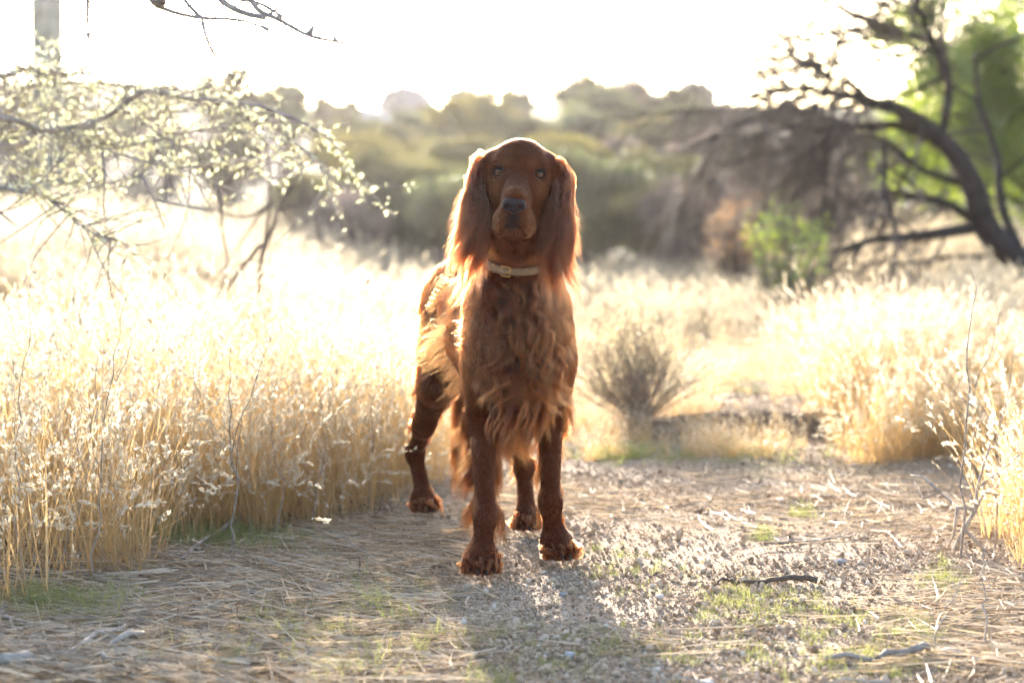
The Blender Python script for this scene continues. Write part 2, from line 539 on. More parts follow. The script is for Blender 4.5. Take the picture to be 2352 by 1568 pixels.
def grass_clump(rg, n, hmin, hmax, rad, width, seeds=0.4, nseg=4, lean=0.22):
    b = np.zeros((n, 3)); a = rg.uniform(0, 2 * PI, n); r = rad * np.sqrt(rg.uniform(0, 1, n))
    b[:, 0] = np.cos(a) * r; b[:, 1] = np.sin(a) * r; b[:, 2] = -0.015
    d = np.stack([rg.normal(0, lean, n) + np.cos(a) * 0.06, rg.normal(0, lean, n) + np.sin(a) * 0.06, np.ones(n)], -1)
    d /= np.linalg.norm(d, axis=1)[:, None]
    L = rg.uniform(hmin, hmax, n) * np.where(rg.uniform(0, 1, n) < 0.3, rg.uniform(0.4, 0.8, n), 1)
    bend = np.stack([rg.normal(0, 0.15, n) * L, rg.normal(0, 0.15, n) * L, -np.abs(rg.normal(0, 0.08, n)) * L], -1)
    br = rg.uniform(0, 1, n) < 0.14
    aa = rg.uniform(0, 2 * PI, n)
    bend[br] += np.stack([np.cos(aa) * 0.55 * L, np.sin(aa) * 0.55 * L, -0.45 * L], -1)[br]
    tint = rg.uniform(0, 1, n)
    v, q = blades_geo(b, d, L, rg.uniform(0.5, 1.1, n) * width * np.where(rg.uniform(0, 1, n) < 0.15, 2.0, 1), bend, nseg, rg)
    parts = [(v, q, 0, np.repeat(tint, (nseg + 1) * 2))]
    k = rg.uniform(0, 1, n) < seeds
    tip = (b + d * L[:, None] + bend)[k]
    if len(tip):
        dt = (d + 2 * bend / L[:, None])[k]; dt /= np.linalg.norm(dt, axis=1)[:, None]
        m = 15
        hh = rg.uniform(0.03, 0.06, len(tip))
        s = rg.uniform(0, 1, (len(tip), m))
        c = tip[:, None, :] - dt[:, None, :] * (s * hh[:, None])[:, :, None]
        c = c.reshape(-1, 3)
        dd = np.repeat(dt, m, 0) + rg.normal(0, 0.35, (len(c), 3)); dd /= np.linalg.norm(dd, axis=1)[:, None]
        e = np.cross(dd, rg.normal(size=dd.shape)); e /= np.linalg.norm(e, axis=1)[:, None]
        l = rg.uniform(0.009, 0.017, len(c))[:, None]; w = l * 0.20
        vv = np.stack([c, c + dd * l * 0.5 + e * w, c + dd * l, c + dd * l * 0.5 - e * w], 1).reshape(-1, 3)
        qq = (np.arange(len(c)) * 4)[:, None] + np.arange(4)[None, :]
        parts.append((vv, qq, 1, np.repeat(rg.uniform(0, 1, len(c)), 4)))
    return parts


def poly_y(px, pts):
    """front edge of a grass stand: screen px -> ground point, returned as world polyline"""
    return np.array([WG(a, b)[:2] for a, b in pts])


LEFT_EDGE = np.array([WG(a, b)[:2] for a, b in ((-700, 1500), (0, 1440), (150, 1425), (290, 1405), (330, 1320), (350, 1275), (450, 1265), (640, 1240), (720, 1225), (760, 1195), (880, 1165), (960, 1130), (1010, 1075), (1080, 1020), (1200, 960), (1260, 900))])
RIGHT_EDGE = np.array([WG(a, b)[:2] for a, b in ((1880, 985), (1930, 1040), (1990, 1085), (2150, 1100), (2210, 1180), (2230, 1260), (2352, 1330), (2900, 1400))])


def build_grass():
    rg = np.random.default_rng(11)
    tall = [join(grass_clump(rg, 34, 0.26, 0.54, 0.070, 0.0024, 0.6), 'tall_grass', [M_straw, M_seed]) for _ in range(7)]
    mid = [join(grass_clump(rg, 34, 0.20, 0.42, 0.075, 0.0040, 0.75, 3), 'field_grass', [M_field, M_seed]) for _ in range(5)]
    short = [join(grass_clump(rg, 30, 0.04, 0.11, 0.035, 0.0020, 0.0, 3, 0.5), 'short_grass', [M_green, M_seed]) for _ in range(4)]
    source('tall', tall); source('mid', mid); source('short', short)

    def place(name, src, xy, smin, smax, nk, label, cat, zoff=0.0, tilt=0.06, zs=None):
        n = len(xy)
        z = height(xy[:, 0], xy[:, 1]) + zoff
        pos = np.stack([xy[:, 0], xy[:, 1], z], -1)
        rot = np.stack([rg.normal(0, tilt, n), rg.normal(0, tilt, n), rg.uniform(0, 2 * PI, n)], -1)
        s = rg.uniform(smin, smax, n) if zs is None else zs
        return scatter(name, SRC[src], pos, rot, s, rg.integers(0, nk, n), label=label, category=cat)

    def edge_fn(E):
        o = np.argsort(E[:, 0])
        return lambda x: np.interp(x, E[o, 0], E[o, 1])
    # left stand: behind its ragged front edge, up to about 7 m
    # distance inside the edge is judged along y
    n = 62000
    x = rg.uniform(-5.0, 0.6, n); y = rg.uniform(3.0, 7.5, n)
    fe = np.interp(x, LEFT_EDGE[:, 0], LEFT_EDGE[:, 1]) + fbm(x * 3, x * 0, 51, 4) * 0.55
    inside = y - fe
    dens = sstep(-0.12, 0.22, inside) * (0.12 + 0.88 * sstep(-0.12, 0.20, fbm(x * 2.6, y * 2.6, 52, 3) + 0.05))
    px = 1176 + x / y * F
    gap = np.exp(-(((px - 400) / 130) ** 2 + ((y - 3.95) / 0.35) ** 2))     # thin spot with green at its foot
    dens *= 1 - 0.9 * gap
    # nothing grows through the dog
    dog = (x > -0.32) & (x < 0.3) & (y < 4.9)
    vis = np.abs(px - 1176) < 2600
    k = (rg.uniform(0, 1, n) < dens * (0.060 + 0.040 * sstep(0.0, 0.6, inside))) & ~dog & vis & ((x < 0.15) | (y > 6.8))
    xy = np.stack([x, y], -1)[k]
    hs = 0.62 + 0.38 * sstep(-0.1, 0.6, inside[k]) + fbm(xy[:, 0] * 3, xy[:, 1] * 3, 53, 3) * 0.7
    hs *= 1 - 0.25 * sstep(5, 7, xy[:, 1])
    place('tall_dry_grass', 'tall', xy, 0, 0, 7, 'tall straw-coloured dry grass standing left of the path and the dog', 'grass', zs=hs * rg.uniform(0.6, 1.2, len(xy)), tilt=0.11)
    # right stand
    n = 12000
    x = rg.uniform(0.7, 4.6, n); y = rg.uniform(3.3, 8.0, n)
    px = 1176 + x / y * F
    py = 520 + CAMZ / y * F
    fe = np.interp(px, [1850, 1900, 1960, 2100, 2200, 2260, 2352, 2600], [965, 1010, 1060, 1085, 1120, 1230, 1290, 1360]) + fbm(x * 5, y * 3, 61, 2) * 40
    d = sstep(-10, 25, fe - py) * sstep(1840, 1960, px + (fe - py) * 0.25)
    d *= 0.06 + 0.94 * sstep(-0.08, 0.16, fbm(x * 3, y * 3, 62, 3) + 0.02)
    k = (rg.uniform(0, 1, n) < d * 0.45) & (px < 3600)
    xy = np.stack([x, y], -1)[k]
    place('dry_grass_stand', 'tall', xy, 0.40, 0.95, 7, 'dry bleached grass with pale seed heads at the right edge of the path', 'grass', tilt=0.14)
    # open field behind
    n = 37000
    y = 7.2 + (19.5 - 7.2) * rg.uniform(0, 1, n) ** 0.8
    x = rg.uniform(-1, 1, n) * (y * 0.47)
    px = 1176 + x / y * F
    w = np.ones(n)
    clear = sstep(1290, 1360, px) * (1 - sstep(1900, 2050, px)) * (1 - sstep(9.4, 10.6, y))
    w *= 1 - clear * 0.97
    w *= 1 - 0.95 * np.exp(-(((px - 380) / 170) ** 2 + ((y - 17) / 3.5) ** 2))
    w *= 0.10 + 0.90 * sstep(-0.12, 0.18, fbm(x * 1.1, y * 1.1, 71, 3) + 0.03)
    k = rg.uniform(0, 1, n) < w * 0.42
    xy = np.stack([x, y], -1)[k]
    hf = 0.95 + fbm(xy[:, 0] * 0.9, xy[:, 1] * 0.9, 72, 3) * 1.3
    place('field_grass', 'mid', xy, 0, 0, 5, 'pale dry grass filling the open field behind the dog', 'grass', tilt=0.12, zs=np.clip(hf, 0.3, 1.4) * rg.uniform(0.6, 1.2, len(xy)))
    # knoll
    n = 1500
    x = 3.75 + rg.normal(0, 1.2, n); y = 15.5 + rg.normal(0, 1.6, n)
    place('knoll_grass', 'mid', np.stack([x, y], -1), 0.30, 0.5, 5, 'short golden grass on the low knoll under the leaning tree', 'grass')
    # low straw stubble between path and field
    n = 3000
    px = rg.uniform(1290, 2050, n); py = rg.uniform(770, 1050, n)
    k = rg.uniform(0, 1, n) < 0.15 + 0.85 * sstep(-0.02, 0.2, fbm(px * 0.011, py * 0.03, 91, 3))
    xy = np.array([WG(a, b)[:2] for a, b in zip(px[k], py[k])])
    place('low_stubble', 'tall', xy, 0.08, 0.30, 7, 'low broken dry stubble between the path and the field on the right', 'grass', tilt=0.35)
    # green tufts
    P = []
    for (cx, cy, sx, sy, m) in ((420, 1225, 200, 28, 260), (150, 1400, 130, 30, 200), (560, 1240, 90, 20, 90), (1440, 1040, 90, 16, 110), (1650, 1035, 200, 20, 80), (1700, 870, 280, 60, 330),
                                (1720, 1365, 140, 35, 70), (1950, 1500, 180, 50, 110), (1860, 1400, 160, 40, 60), (2170, 1320, 50, 30, 60), (1850, 1165, 40, 12, 30), (1450, 1300, 140, 60, 50), (1500, 1480, 220, 70, 70),
                                (1250, 1500, 240, 60, 50), (850, 1350, 180, 60, 60), (1750, 1220, 30, 12, 30), (700, 1500, 300, 60, 50), (2100, 1440, 120, 40, 70), (640, 1420, 120, 40, 30)):
        a = rg.normal(0, 1, (m, 2)) * (sx, sy) * 0.6 + (cx, cy)
        a = a[(a[:, 1] > 640)]
        P.append(np.array([WG(u, v)[:2] for u, v in a]))
    xy = np.concatenate(P)
    k = ~((np.abs(xy[:, 0] - 0.0) < 0.06) & (np.abs(xy[:, 1] - 3.62) < 0.1))
    xy = xy[k]
    n = len(xy)
    far = sstep(4.3, 6.0, xy[:, 1])
    place('green_grass_sprouts', 'short', xy, 0, 0, 4, 'short fresh green grass sprouting through gravel and straw', 'grass', zs=rg.uniform(0.30, 0.75, n) * (1 - 0.45 * sstep(1000, 1300, 1176 + xy[:, 0] / xy[:, 1] * F) * (1 - far)))


def build_litter():
    rg = np.random.default_rng(23)
    # gravel
    def pebble(seed):
        g = np.random.default_rng(seed)
        import bmesh
        bm = bmesh.new(); bmesh.ops.create_icosphere(bm, subdivisions=1, radius=1)
        s = g.uniform(0.6, 1.1, 3)
        for v in bm.verts:
            v.co = Vector([v.co[i] * s[i] for i in range(3)]) * g.uniform(0.75, 1.15)
        me = bpy.data.meshes.new('pebble'); bm.to_mesh(me); bm.free()
        return me
    m, nt, out = newmat('mixed gravel')
    b = nd(nt, 'ShaderNodeBsdfPrincipled'); oi = nd(nt, 'ShaderNodeObjectInfo')
    nt.links.new(ramp(nt, oi.outputs['Random'], [(0.0, (0.22, 0.145, 0.09)), (0.4, (0.40, 0.29, 0.19)), (0.7, (0.48, 0.36, 0.25)), (0.95, (0.52, 0.41, 0.30)), (1.0, (0.64, 0.56, 0.46))]), b.inputs['Base Color'])
    b.inputs['Roughness'].default_value = 0.85; b.inputs['Specular IOR Level'].default_value = 0.12
    nt.links.new(b.outputs[0], out.inputs[0])
    ms = []
    for k in range(6):
        me = pebble(100 + k); me.materials.append(m); ms.append(me)
    source('gravel', ms)
    n = 150000
    y = 2.45 + (7.5 - 2.45) * rg.uniform(0, 1, n) ** 1.5
    x = rg.uniform(-1, 1, n) * y * 0.31
    d = 0.35 + 0.65 * sstep(-0.1, 0.15, fbm(x * 3, y * 3, 81, 3))
    litter = sstep(0.1, -0.5, x + 0.25 * (y - 3.4))
    d *= 1 - 0.45 * litter
    k = rg.uniform(0, 1, n) < d
    x, y = x[k], y[k]; n = len(x)
    s = 0.0014 + 0.0016 * rg.exponential(0.85, n); s = np.clip(s, 0, 0.010)
    z = height(x, y) + s * 0.3 + 0.002
    rot = rg.uniform(0, 2 * PI, (n, 3))
    scatter('gravel', SRC['gravel'], np.stack([x, y, z], -1), rot, s, rg.integers(0, 6, n), label='coarse mixed gravel and grit covering the path', category='gravel')
    # straw lying on the ground
    ms = []
    for k in range(6):
        N = 13
        a = rg.uniform(0, PI, N) if k % 2 else rg.normal(0.1, 0.35, N)
        b0 = np.stack([rg.normal(0, 0.07, N), rg.normal(0, 0.05, N), rg.uniform(0.002, 0.012, N)], -1)
        d = np.stack([np.cos(a), np.sin(a), rg.normal(0.0, 0.06, N)], -1)
        L = rg.uniform(0.04, 0.19, N)
        bend = rg.normal(0, 0.12, (N, 3)) * L[:, None]; bend[:, 2] = np.abs(bend[:, 2]) * rg.choice([0.15, 0.3, 0.8], N)
        side = np.cross(d, [0, 0, 1.0]) + np.array([0, 0, 0.6]); side /= np.linalg.norm(side, axis=1)[:, None]
        v, q = blades_geo(b0 - d * L[:, None] / 2, d, L, rg.uniform(0.0014, 0.0046, N), bend, 4, rg, side)
        ms.append(join([(v, q, 0, np.repeat(rg.uniform(0, 1, N), 10))], 'straw', [M_litter]))
    source('straw', ms)
    P = []
    for (cx, cy, sx, sy, m) in ((1250, 1130, 120, 40, 30), (1500, 1150, 300, 50, 40), (600, 1290, 300, 50, 330), (330, 1400, 330, 60, 330), (150, 1500, 300, 60, 270), (850, 1230, 130, 40, 130), (560, 1430, 330, 60, 150), (800, 1340, 200, 50, 80),
                                (2100, 1180, 160, 50, 50), (2250, 1380, 160, 60, 45), (1900, 1120, 200, 30, 26), (1700, 1250, 300, 60, 6), (2250, 1500, 160, 40, 24), (1600, 1480, 500, 60, 4), (700, 1500, 300, 60, 60), (500, 1550, 500, 30, 60)):
        a = rg.normal(0, 1, (m, 2)) * (sx, sy) * 0.62 + (cx, cy)
        P.append(np.array([WG(u, v)[:2] for u, v in a if v > 1000]))
    xy = np.concatenate(P)
    k = ~((xy[:, 0] > -0.14) & (xy[:, 0] < 0.15) & (xy[:, 1] > 3.5) & (xy[:, 1] < 3.95))
    xy = xy[k]; n = len(xy)
    rot = np.stack([np.zeros(n), np.zeros(n), np.where(xy[:, 0] > 0, rg.uniform(0, 2 * PI, n), rg.normal(0, 0.7, n))], -1)
    scatter('fallen_straw', SRC['straw'], np.stack([xy[:, 0], xy[:, 1], height(xy[:, 0], xy[:, 1]) + 0.001], -1), rot, rg.uniform(0.6, 1.25, n), rg.integers(0, 6, n),
            label='matted fallen straw lying over the edge of the path', category='straw')


# ------------------------------------------------------------------ sticks, stones, weed stalks: things one could point at
M_wood_grey = mat_plain('weathered grey wood', (0.30, 0.25, 0.21), 0.85, 0.35, 40, 0.6, 120)
M_wood_dark = mat_plain('dark dead wood', (0.12, 0.09, 0.07), 0.85, 0.35, 40, 0.6, 120)
M_wood_pale = mat_plain('bleached dead twig', (0.40, 0.34, 0.28), 0.8, 0.2, 40, 0.4, 120)
M_litter_stem = mat_plain('straw stem', (0.42, 0.34, 0.24), 0.8, 0.2, 40, 0.2, 120)
M_stalk = mat_plain('dry weed stalk', (0.38, 0.29, 0.215), 0.8, 0.3, 40, 0.2, 120)
M_bark = mat_plain('dark rough bark', (0.038, 0.030, 0.027), 0.9, 0.4, 12, 0.8, 40)
M_twig = mat_plain('grey brown twigs', (0.13, 0.10, 0.088), 0.85, 0.35, 6, 0.0)


def wig(p0, p1, n, amp, rg):
    t = np.linspace(0, 1, n)[:, None]
    p = np.array(p0) * (1 - t) + np.array(p1) * t
    w = np.cumsum(rg.normal(0, amp, (n, 3)), 0)
    w = w - t * w[-1]
    return p + w


def build_sticks():
    rg = np.random.default_rng(5)

    def stick(a, b, r, mat, label, amp=0.004, fork=None, lift=0.006):
        g = Geo()
        A, B = WG(*a), WG(*b)
        for P in (A, B): P[2] = height(P[0], P[1]) + r * 0.8 + lift
        p = wig(A, B, 12, amp, rg)
        p[:, 2] = np.maximum(p[:, 2], height(p[:, 0], p[:, 1]) + r * 0.6)
        rad = r * (1 - 0.5 * np.linspace(0, 1, 12)) * rg.uniform(0.85, 1.15, 12)
        g.tube(p, rad, 7)
        if fork:
            for (i, q) in fork:
                Q = WG(*q); Q[2] = height(Q[0], Q[1]) + r * 0.5 + lift
                pp = wig(p[i], Q, 8, amp, rg)
                g.tube(pp, rad[i] * 0.7 * (1 - 0.5 * np.linspace(0, 1, 8)), 6)
        link('stick', g.mesh('stick', mat), label=label, category='stick')
    stick((1880, 1328), (1705, 1333), 0.0068, M_wood_dark, 'thick dark split stick on the path right of the dog')
    stick((1700, 1334), (1640, 1338), 0.0042, M_wood_dark, 'short dark twig just left of the thick split stick')
    stick((1790, 1240), (1965, 1222), 0.0042, M_wood_grey, 'thin curved stick beside a green tuft at the right of the path', 0.005)
    stick((2130, 1490), (1895, 1508), 0.0075, M_wood_grey, 'knobbly grey stick near the bottom right among green sprouts', 0.005)
    stick((2040, 1560), (1500, 1562), 0.0030, M_wood_pale, 'long pale stem lying along the bottom right edge', 0.006)
    stick((560, 1190), (400, 1295), 0.0062, M_wood_grey, 'grey forked branch leaning on the straw under the left grass', 0.003, [(7, (470, 1300))], lift=0.014)
    stick((0, 1398), (62, 1500), 0.0060, M_wood_grey, 'bare grey stick at the far left edge by the grass foot', 0.003)
    stick((0, 1540), (330, 1465), 0.0100, M_wood_pale, 'thick bleached branch in the bottom left corner', 0.006, [(6, (260, 1530)), (4, (300, 1440))], lift=0.010)
    stick((330, 1450), (840, 1330), 0.0020, M_litter_stem, 'long thin pale stem lying slantwise across the litter on the left', 0.010, lift=0.012)
    stick((770, 1310), (960, 1328), 0.0045, M_wood_dark, 'dark twig lying in the straw left of the front paws', 0.004)
    stick((540, 1355), (740, 1365), 0.0040, M_wood_grey, 'straight grey twig on the matted straw at left', 0.003)
    stick((1150, 1183), (1215, 1232), 0.0022, M_wood_pale, 'pale straw stem between the front and hind paws', 0.001)

    # stones
    def stone(c, r, label, col):
        import bmesh
        bm = bmesh.new(); bmesh.ops.create_icosphere(bm, subdivisions=3, radius=1)
        s = (rg.uniform(0.9, 1.2), rg.uniform(0.7, 1.0), rg.uniform(0.5, 0.7)); o = rg.uniform(0, 50, 3)
        for v in bm.verts:
            f = 1 + 0.5 * float(fbm(np.array([v.co.x * 1.4 + o[0]]), np.array([v.co.y * 1.4 + v.co.z * 1.9 + o[1]]), 3, 3)[0])
            v.co = Vector((v.co.x * s[0], v.co.y * s[1], v.co.z * s[2])) * r * f
        me = bpy.data.meshes.new('stone'); bm.to_mesh(me); bm.free()
        me.materials.append(mat_plain('pale stone', col, 0.8, 0.15, 90, 0.5, 220))
        p = WG(*c)
        link('stone', me, label=label, category='stone').location = (p[0], p[1], height(p[0], p[1]) + r * 0.3)
    stone((2185, 1488), 0.021, 'largest brownish stone at the lower right beside thin stems', (0.36, 0.30, 0.27))
    stone((1620, 1555), 0.014, 'white stone at the bottom edge right of centre', (0.55, 0.51, 0.48))
    stone((1310, 1488), 0.011, 'small white stone on the gravel below the right front paw', (0.58, 0.54, 0.51))
    stone((958, 1593), 0.012, 'white stone on the gravel at the bottom below the left front paw', (0.56, 0.52, 0.49)) if False else None
    stone((1930, 1281), 0.012, 'grey stone in the straw at the middle right', (0.36, 0.34, 0.34))
    stone((865, 1405), 0.012, 'brown stone in the straw left of the front paws', (0.30, 0.22, 0.18))
    stone((720, 1508), 0.010, 'pale blue-grey pebble near the bottom left of the path', (0.44, 0.43, 0.45))
    stone((985, 1512), 0.011, 'white pebble on the gravel left of the dog shadow', (0.56, 0.52, 0.48))
    stone((1295, 1345), 0.009, 'grey pebble just below the right front paw', (0.34, 0.32, 0.32))

    # weed stalks: thin branching dark stems taller than the grass
    def stalk(base, top, Y, r, label, forks, mat=M_stalk, amp=0.006):
        g = Geo()
        B = W(base[0], base[1], Y); B[2] = height(B[0], B[1]) - 0.01
        T = W(top[0], top[1], Y + rg.uniform(-0.05, 0.05))
        p = wig(B, T, 16, amp, rg)
        rad = r * (1 - 0.75 * np.linspace(0, 1, 16))
        g.tube(p, rad, 6)
        for (t, q, sub) in forks:
            i = int(t * 15)
            Q = W(q[0], q[1], Y + rg.uniform(-0.06, 0.06))
            pp = wig(p[i], Q, 9, amp * 0.7, rg)
            g.tube(pp, rad[i] * 0.75 * (1 - 0.75 * np.linspace(0, 1, 9)), 5)
            for k in range(sub):
                j = rg.integers(3, 7)
                Q2 = pp[j] + np.array([rg.normal(0, 0.03), rg.normal(0, 0.03), rg.uniform(0.03, 0.07)])
                g.tube(wig(pp[j], Q2, 5, 0.002, rg), rad[i] * 0.4 * (1 - 0.6 * np.linspace(0, 1, 5)), 4)
        link('weed_stalk', g.mesh('weed_stalk', mat), label=label, category='dry weed', group='dry weed stalks rising out of the grass')
    stalk((205, 1190), (290, 680), 3.55, 0.0024, 'tall dark weed stalk with fine side twigs in the left foreground grass', [(0.55, (240, 820), 2), (0.62, (330, 640), 2), (0.4, (185, 900), 1)])
    stalk((60, 1240), (70, 650), 3.50, 0.0020, 'thin upright weed stalk nearest the left edge', [(0.5, (20, 840), 1), (0.7, (100, 760), 1)])
    stalk((140, 1250), (225, 820), 3.65, 0.0022, 'curved weed stalk in the grass just right of the leftmost one', [(0.5, (110, 860), 1), (0.6, (240, 900), 1)])
    stalk((520, 1290), (530, 800), 3.9, 0.0028, 'grey forked weed stalk at the thin spot in the left grass', [(0.45, (560, 930), 2), (0.5, (490, 990), 1), (0.55, (640, 700), 3)], M_wood_grey)
    stalk((530, 1200), (445, 760), 4.3, 0.0026, 'dark weed stalk leaning left behind the grey forked one', [(0.6, (500, 860), 1)])
    stalk((720, 1190), (770, 790), 4.3, 0.0024, 'slim weed stalk with a forked tip midway between grass gap and dog', [(0.6, (720, 860), 1), (0.45, (820, 980), 1)])
    stalk((850, 1150), (862, 900), 4.6, 0.0030, 'short dark weed stalk near the dog hind leg', [(0.5, (885, 960), 1)])
    stalk((868, 1150), (880, 920), 4.75, 0.0024, 'very thin dark stem beside the short stalk near the hind leg', [])
    stalk((655, 1210), (590, 830), 4.2, 0.0020, 'faint brown weed stalk left of the forked-tip one', [(0.5, (680, 900), 1)])
    stalk((480, 1060), (452, 890), 4.6, 0.0020, 'small dark stem deep in the left grass', [])
    stalk((2190, 1330), (2230, 620), 3.9, 0.0030, 'tall pale branching weed stalk near the right edge', [(0.55, (2170, 880), 1), (0.6, (2300, 700), 2), (0.45, (2265, 930), 1)], M_wood_grey)
    stalk((2290, 1300), (2330, 780), 4.0, 0.0026, 'brown weed stalk at the right edge behind the pale one', [(0.5, (2280, 860), 1), (0.6, (2352, 880), 1)])
    stalk((1810, 1100), (1815, 800), 5.6, 0.0026, 'blurred upright stem at the left side of the right grass stand', [(0.5, (1835, 900), 1)])
    stalk((2140, 1560), (2215, 1240), 3.0, 0.0020, 'thin straw stem rising at the bottom right in front of the stones', [(0.5, (2200, 1330), 1), (0.6, (2130, 1340), 1)], M_wood_pale)
    stalk((2260, 1565), (2250, 1150), 3.05, 0.0022, 'pale seed-topped stem at the bottom right corner', [(0.6, (2290, 1250), 1)], M_wood_pale)

    # bleached forked twig propped at the foot of the right-hand grass
    g = Geo()
    Y = 4.05
    b0 = WG(2215, 1255); b0[2] = height(b0[0], b0[1])
    main = [(2190, 1290), (2215, 1215), (2240, 1170), (2245, 1120), (2262, 1060), (2275, 1020)]
    P = [W(a, b, b0[1]) for a, b in main]; P[0][2] = height(P[0][0], P[0][1])
    g.tube(P, np.linspace(0.0062, 0.0018, len(P)), 7)
    for path in ([(2240, 1170), (2200, 1165), (2160, 1130), (2120, 1145), (2100, 1105)], [(2215, 1215), (2290, 1290), (2352, 1325)], [(2245, 1120), (2300, 1080), (2345, 1040)],
                 [(2160, 1130), (2120, 1095), (2090, 1090)], [(2240, 1170), (2262, 1130), (2310, 1140)], [(2200, 1165), (2190, 1230), (2170, 1270)]):
        Q = [W(a, b, b0[1] + 0.03 * k) for k, (a, b) in enumerate(path)]
        g.tube(Q, np.linspace(0.0045, 0.0012, len(Q)), 6)
    link('dead_twig', g.mesh('dead_twig', M_wood_pale), label='bleached forked dead twig propped at the foot of the right-hand grass', category='twig')


# ------------------------------------------------------------------ trees and bushes
def branchy(g, p, d, L, r, depth, rg, droop=0.0, spread=0.6, kids=(2, 4), tips=None, shrink=0.68, seg=5, amp=0.05, minr=0.0):
    n = seg
    pts = [np.array(p)]; dd = np.array(d, float)
    for i in range(n):
        dd = dd + rg.normal(0, amp, 3) + np.array([0, 0, -droop])
        dd /= np.linalg.norm(dd)
        pts.append(pts[-1] + dd * L / n)
    rad = np.linspace(r, r * 0.6, n + 1)
    if r > minr: g.tube(pts, rad, 6 if r > 0.02 else 4, cap=False)
    if tips is not None and depth <= 1:
        for q in pts[1:]: tips.append(q)
    if depth == 0: return
    for k in range(rg.integers(*kids) + 1):
        t = rg.uniform(0.35, 1.0); i = min(n, int(round(t * n)))
        nd_ = dd + rg.normal(0, spread, 3); nd_ /= np.linalg.norm(nd_)
        branchy(g, pts[i], nd_, L * shrink * rg.uniform(0.7, 1.2), rad[i] * 0.62, depth - 1, rg, droop, spread, kids, tips, shrink, seg, amp, minr)


def bush(name, label, centre, rad, n, size, mat, stem_mat, rg, lobes=14, cat='bush', group=None, aspect=0.5, twigs=60, base=None, droop=None, flat=0.35):
    """foliage gathered in clumps over a rounded uneven body, with stems inside and gaps between clumps"""
    lobes = int(lobes * 1.9)
    if 'brown' in mat.name: aspect = 0.12; size = size * 1.8; n = int(n * 0.6)
    c = np.array(centre); R = np.array(rad)
    root = link(name, None, label=label, category=cat)
    if group: root['group'] = group
    bz = c[2] - R[2] if base is None else base
    root.location = (c[0], c[1], bz)
    d = rg.normal(size=(lobes, 3)); d /= np.linalg.norm(d, axis=1)[:, None]
    d[:, 2] = np.clip(d[:, 2], -0.75, 1)
    lc = d * rg.uniform(0.35, 0.78, lobes)[:, None]
    lr = rg.uniform(0.15, 0.33, lobes)
    w = lr ** 2; k = rg.choice(lobes, n, p=w / w.sum())
    u = rg.normal(size=(n, 3)); u /= np.linalg.norm(u, axis=1)[:, None]
    rr = rg.uniform(0.25, 1.15, n) ** 0.7
    p = lc[k] + u * (lr[k] * rr)[:, None] * np.array([1, 1, 1 - flat * 0.5])
    p = p * R
    p += rg.normal(0, 0.012, p.shape)
    v, q = leaf_quads(p + [0, 0, c[2] - bz], rg.uniform(0.6, 1.3, n) * size, aspect, rg, droop)
    tint = np.clip(rg.normal(0.5, 0.22, n) + (rg.uniform(-0.42, 0.42, lobes))[k], 0, 1)
    me = mesh_np('foliage', v, q, mat)
    attr(me, 'tint', np.repeat(tint, 4))
    link('foliage', me, root, kind='stuff')
    g = Geo()
    for i in range(twigs):
        e = p[rg.integers(0, n)] + [0, 0, c[2] - bz]
        s = np.array([rg.normal(0, 0.10) * R[0], rg.normal(0, 0.10) * R[1], 0.0])
        mid = s * 0.4 + e * 0.6; mid[2] = e[2] * 0.45
        pts = [s, s * 0.5 + mid * 0.5, mid, (mid + e) / 2 + rg.normal(0, 0.02, 3), e]
        g.tube(pts, np.linspace(1, 0.25, 5) * R[0] * 0.012 + 0.002, 5, cap=False)
    link('stems', g.mesh('stems', stem_mat), root, kind='stuff')
    return root


def twig_mass(name, label, origin, n, L, mat, rg, cat, spread=0.9, droop=0.08, r=0.012, depth=3, up=0.6, kids=(2, 4)):
    root = link(name, None, label=label, category=cat)
    root.location = origin
    g = Geo()
    for i in range(n):
        a = rg.uniform(0, 2 * PI)
        d = np.array([math.cos(a) * spread, math.sin(a) * spread, up + rg.uniform(0, 0.6)]); d /= np.linalg.norm(d)
        branchy(g, np.array([math.cos(a), math.sin(a), 0]) * 0.05, d, L * rg.uniform(0.7, 1.2), r, depth, rg, droop, 0.45, kids, None, 0.7, 4, 0.08)
    link('branches', g.mesh('branches', mat), root, kind='stuff')
    return root


def boulder(label, c, rad, seed, col=(0.34, 0.28, 0.24)):
    rg = np.random.default_rng(seed)
    import bmesh
    bm = bmesh.new(); bmesh.ops.create_icosphere(bm, subdivisions=4, radius=1)
    o = rg.uniform(0, 30, 3)
    for v in bm.verts:
        q = v.co
        f = 1 + 0.55 * float(fbm(np.array([q.x * 1.3 + o[0]]), np.array([q.y * 1.3 + q.z * 1.7 + o[1]]), seed, 4)[0])
        v.co = Vector((q.x * rad[0], q.y * rad[1], q.z * rad[2])) * f
    me = bpy.data.meshes.new('boulder'); bm.to_mesh(me); bm.free()
    for p in me.polygons: p.use_smooth = True
    me.materials.append(mat_plain('granite', col, 0.85, 0.25, 1.4, 0.6, 5))
    ob = link('boulder', me, label=label, category='boulder')
    ob.location = c
    return ob


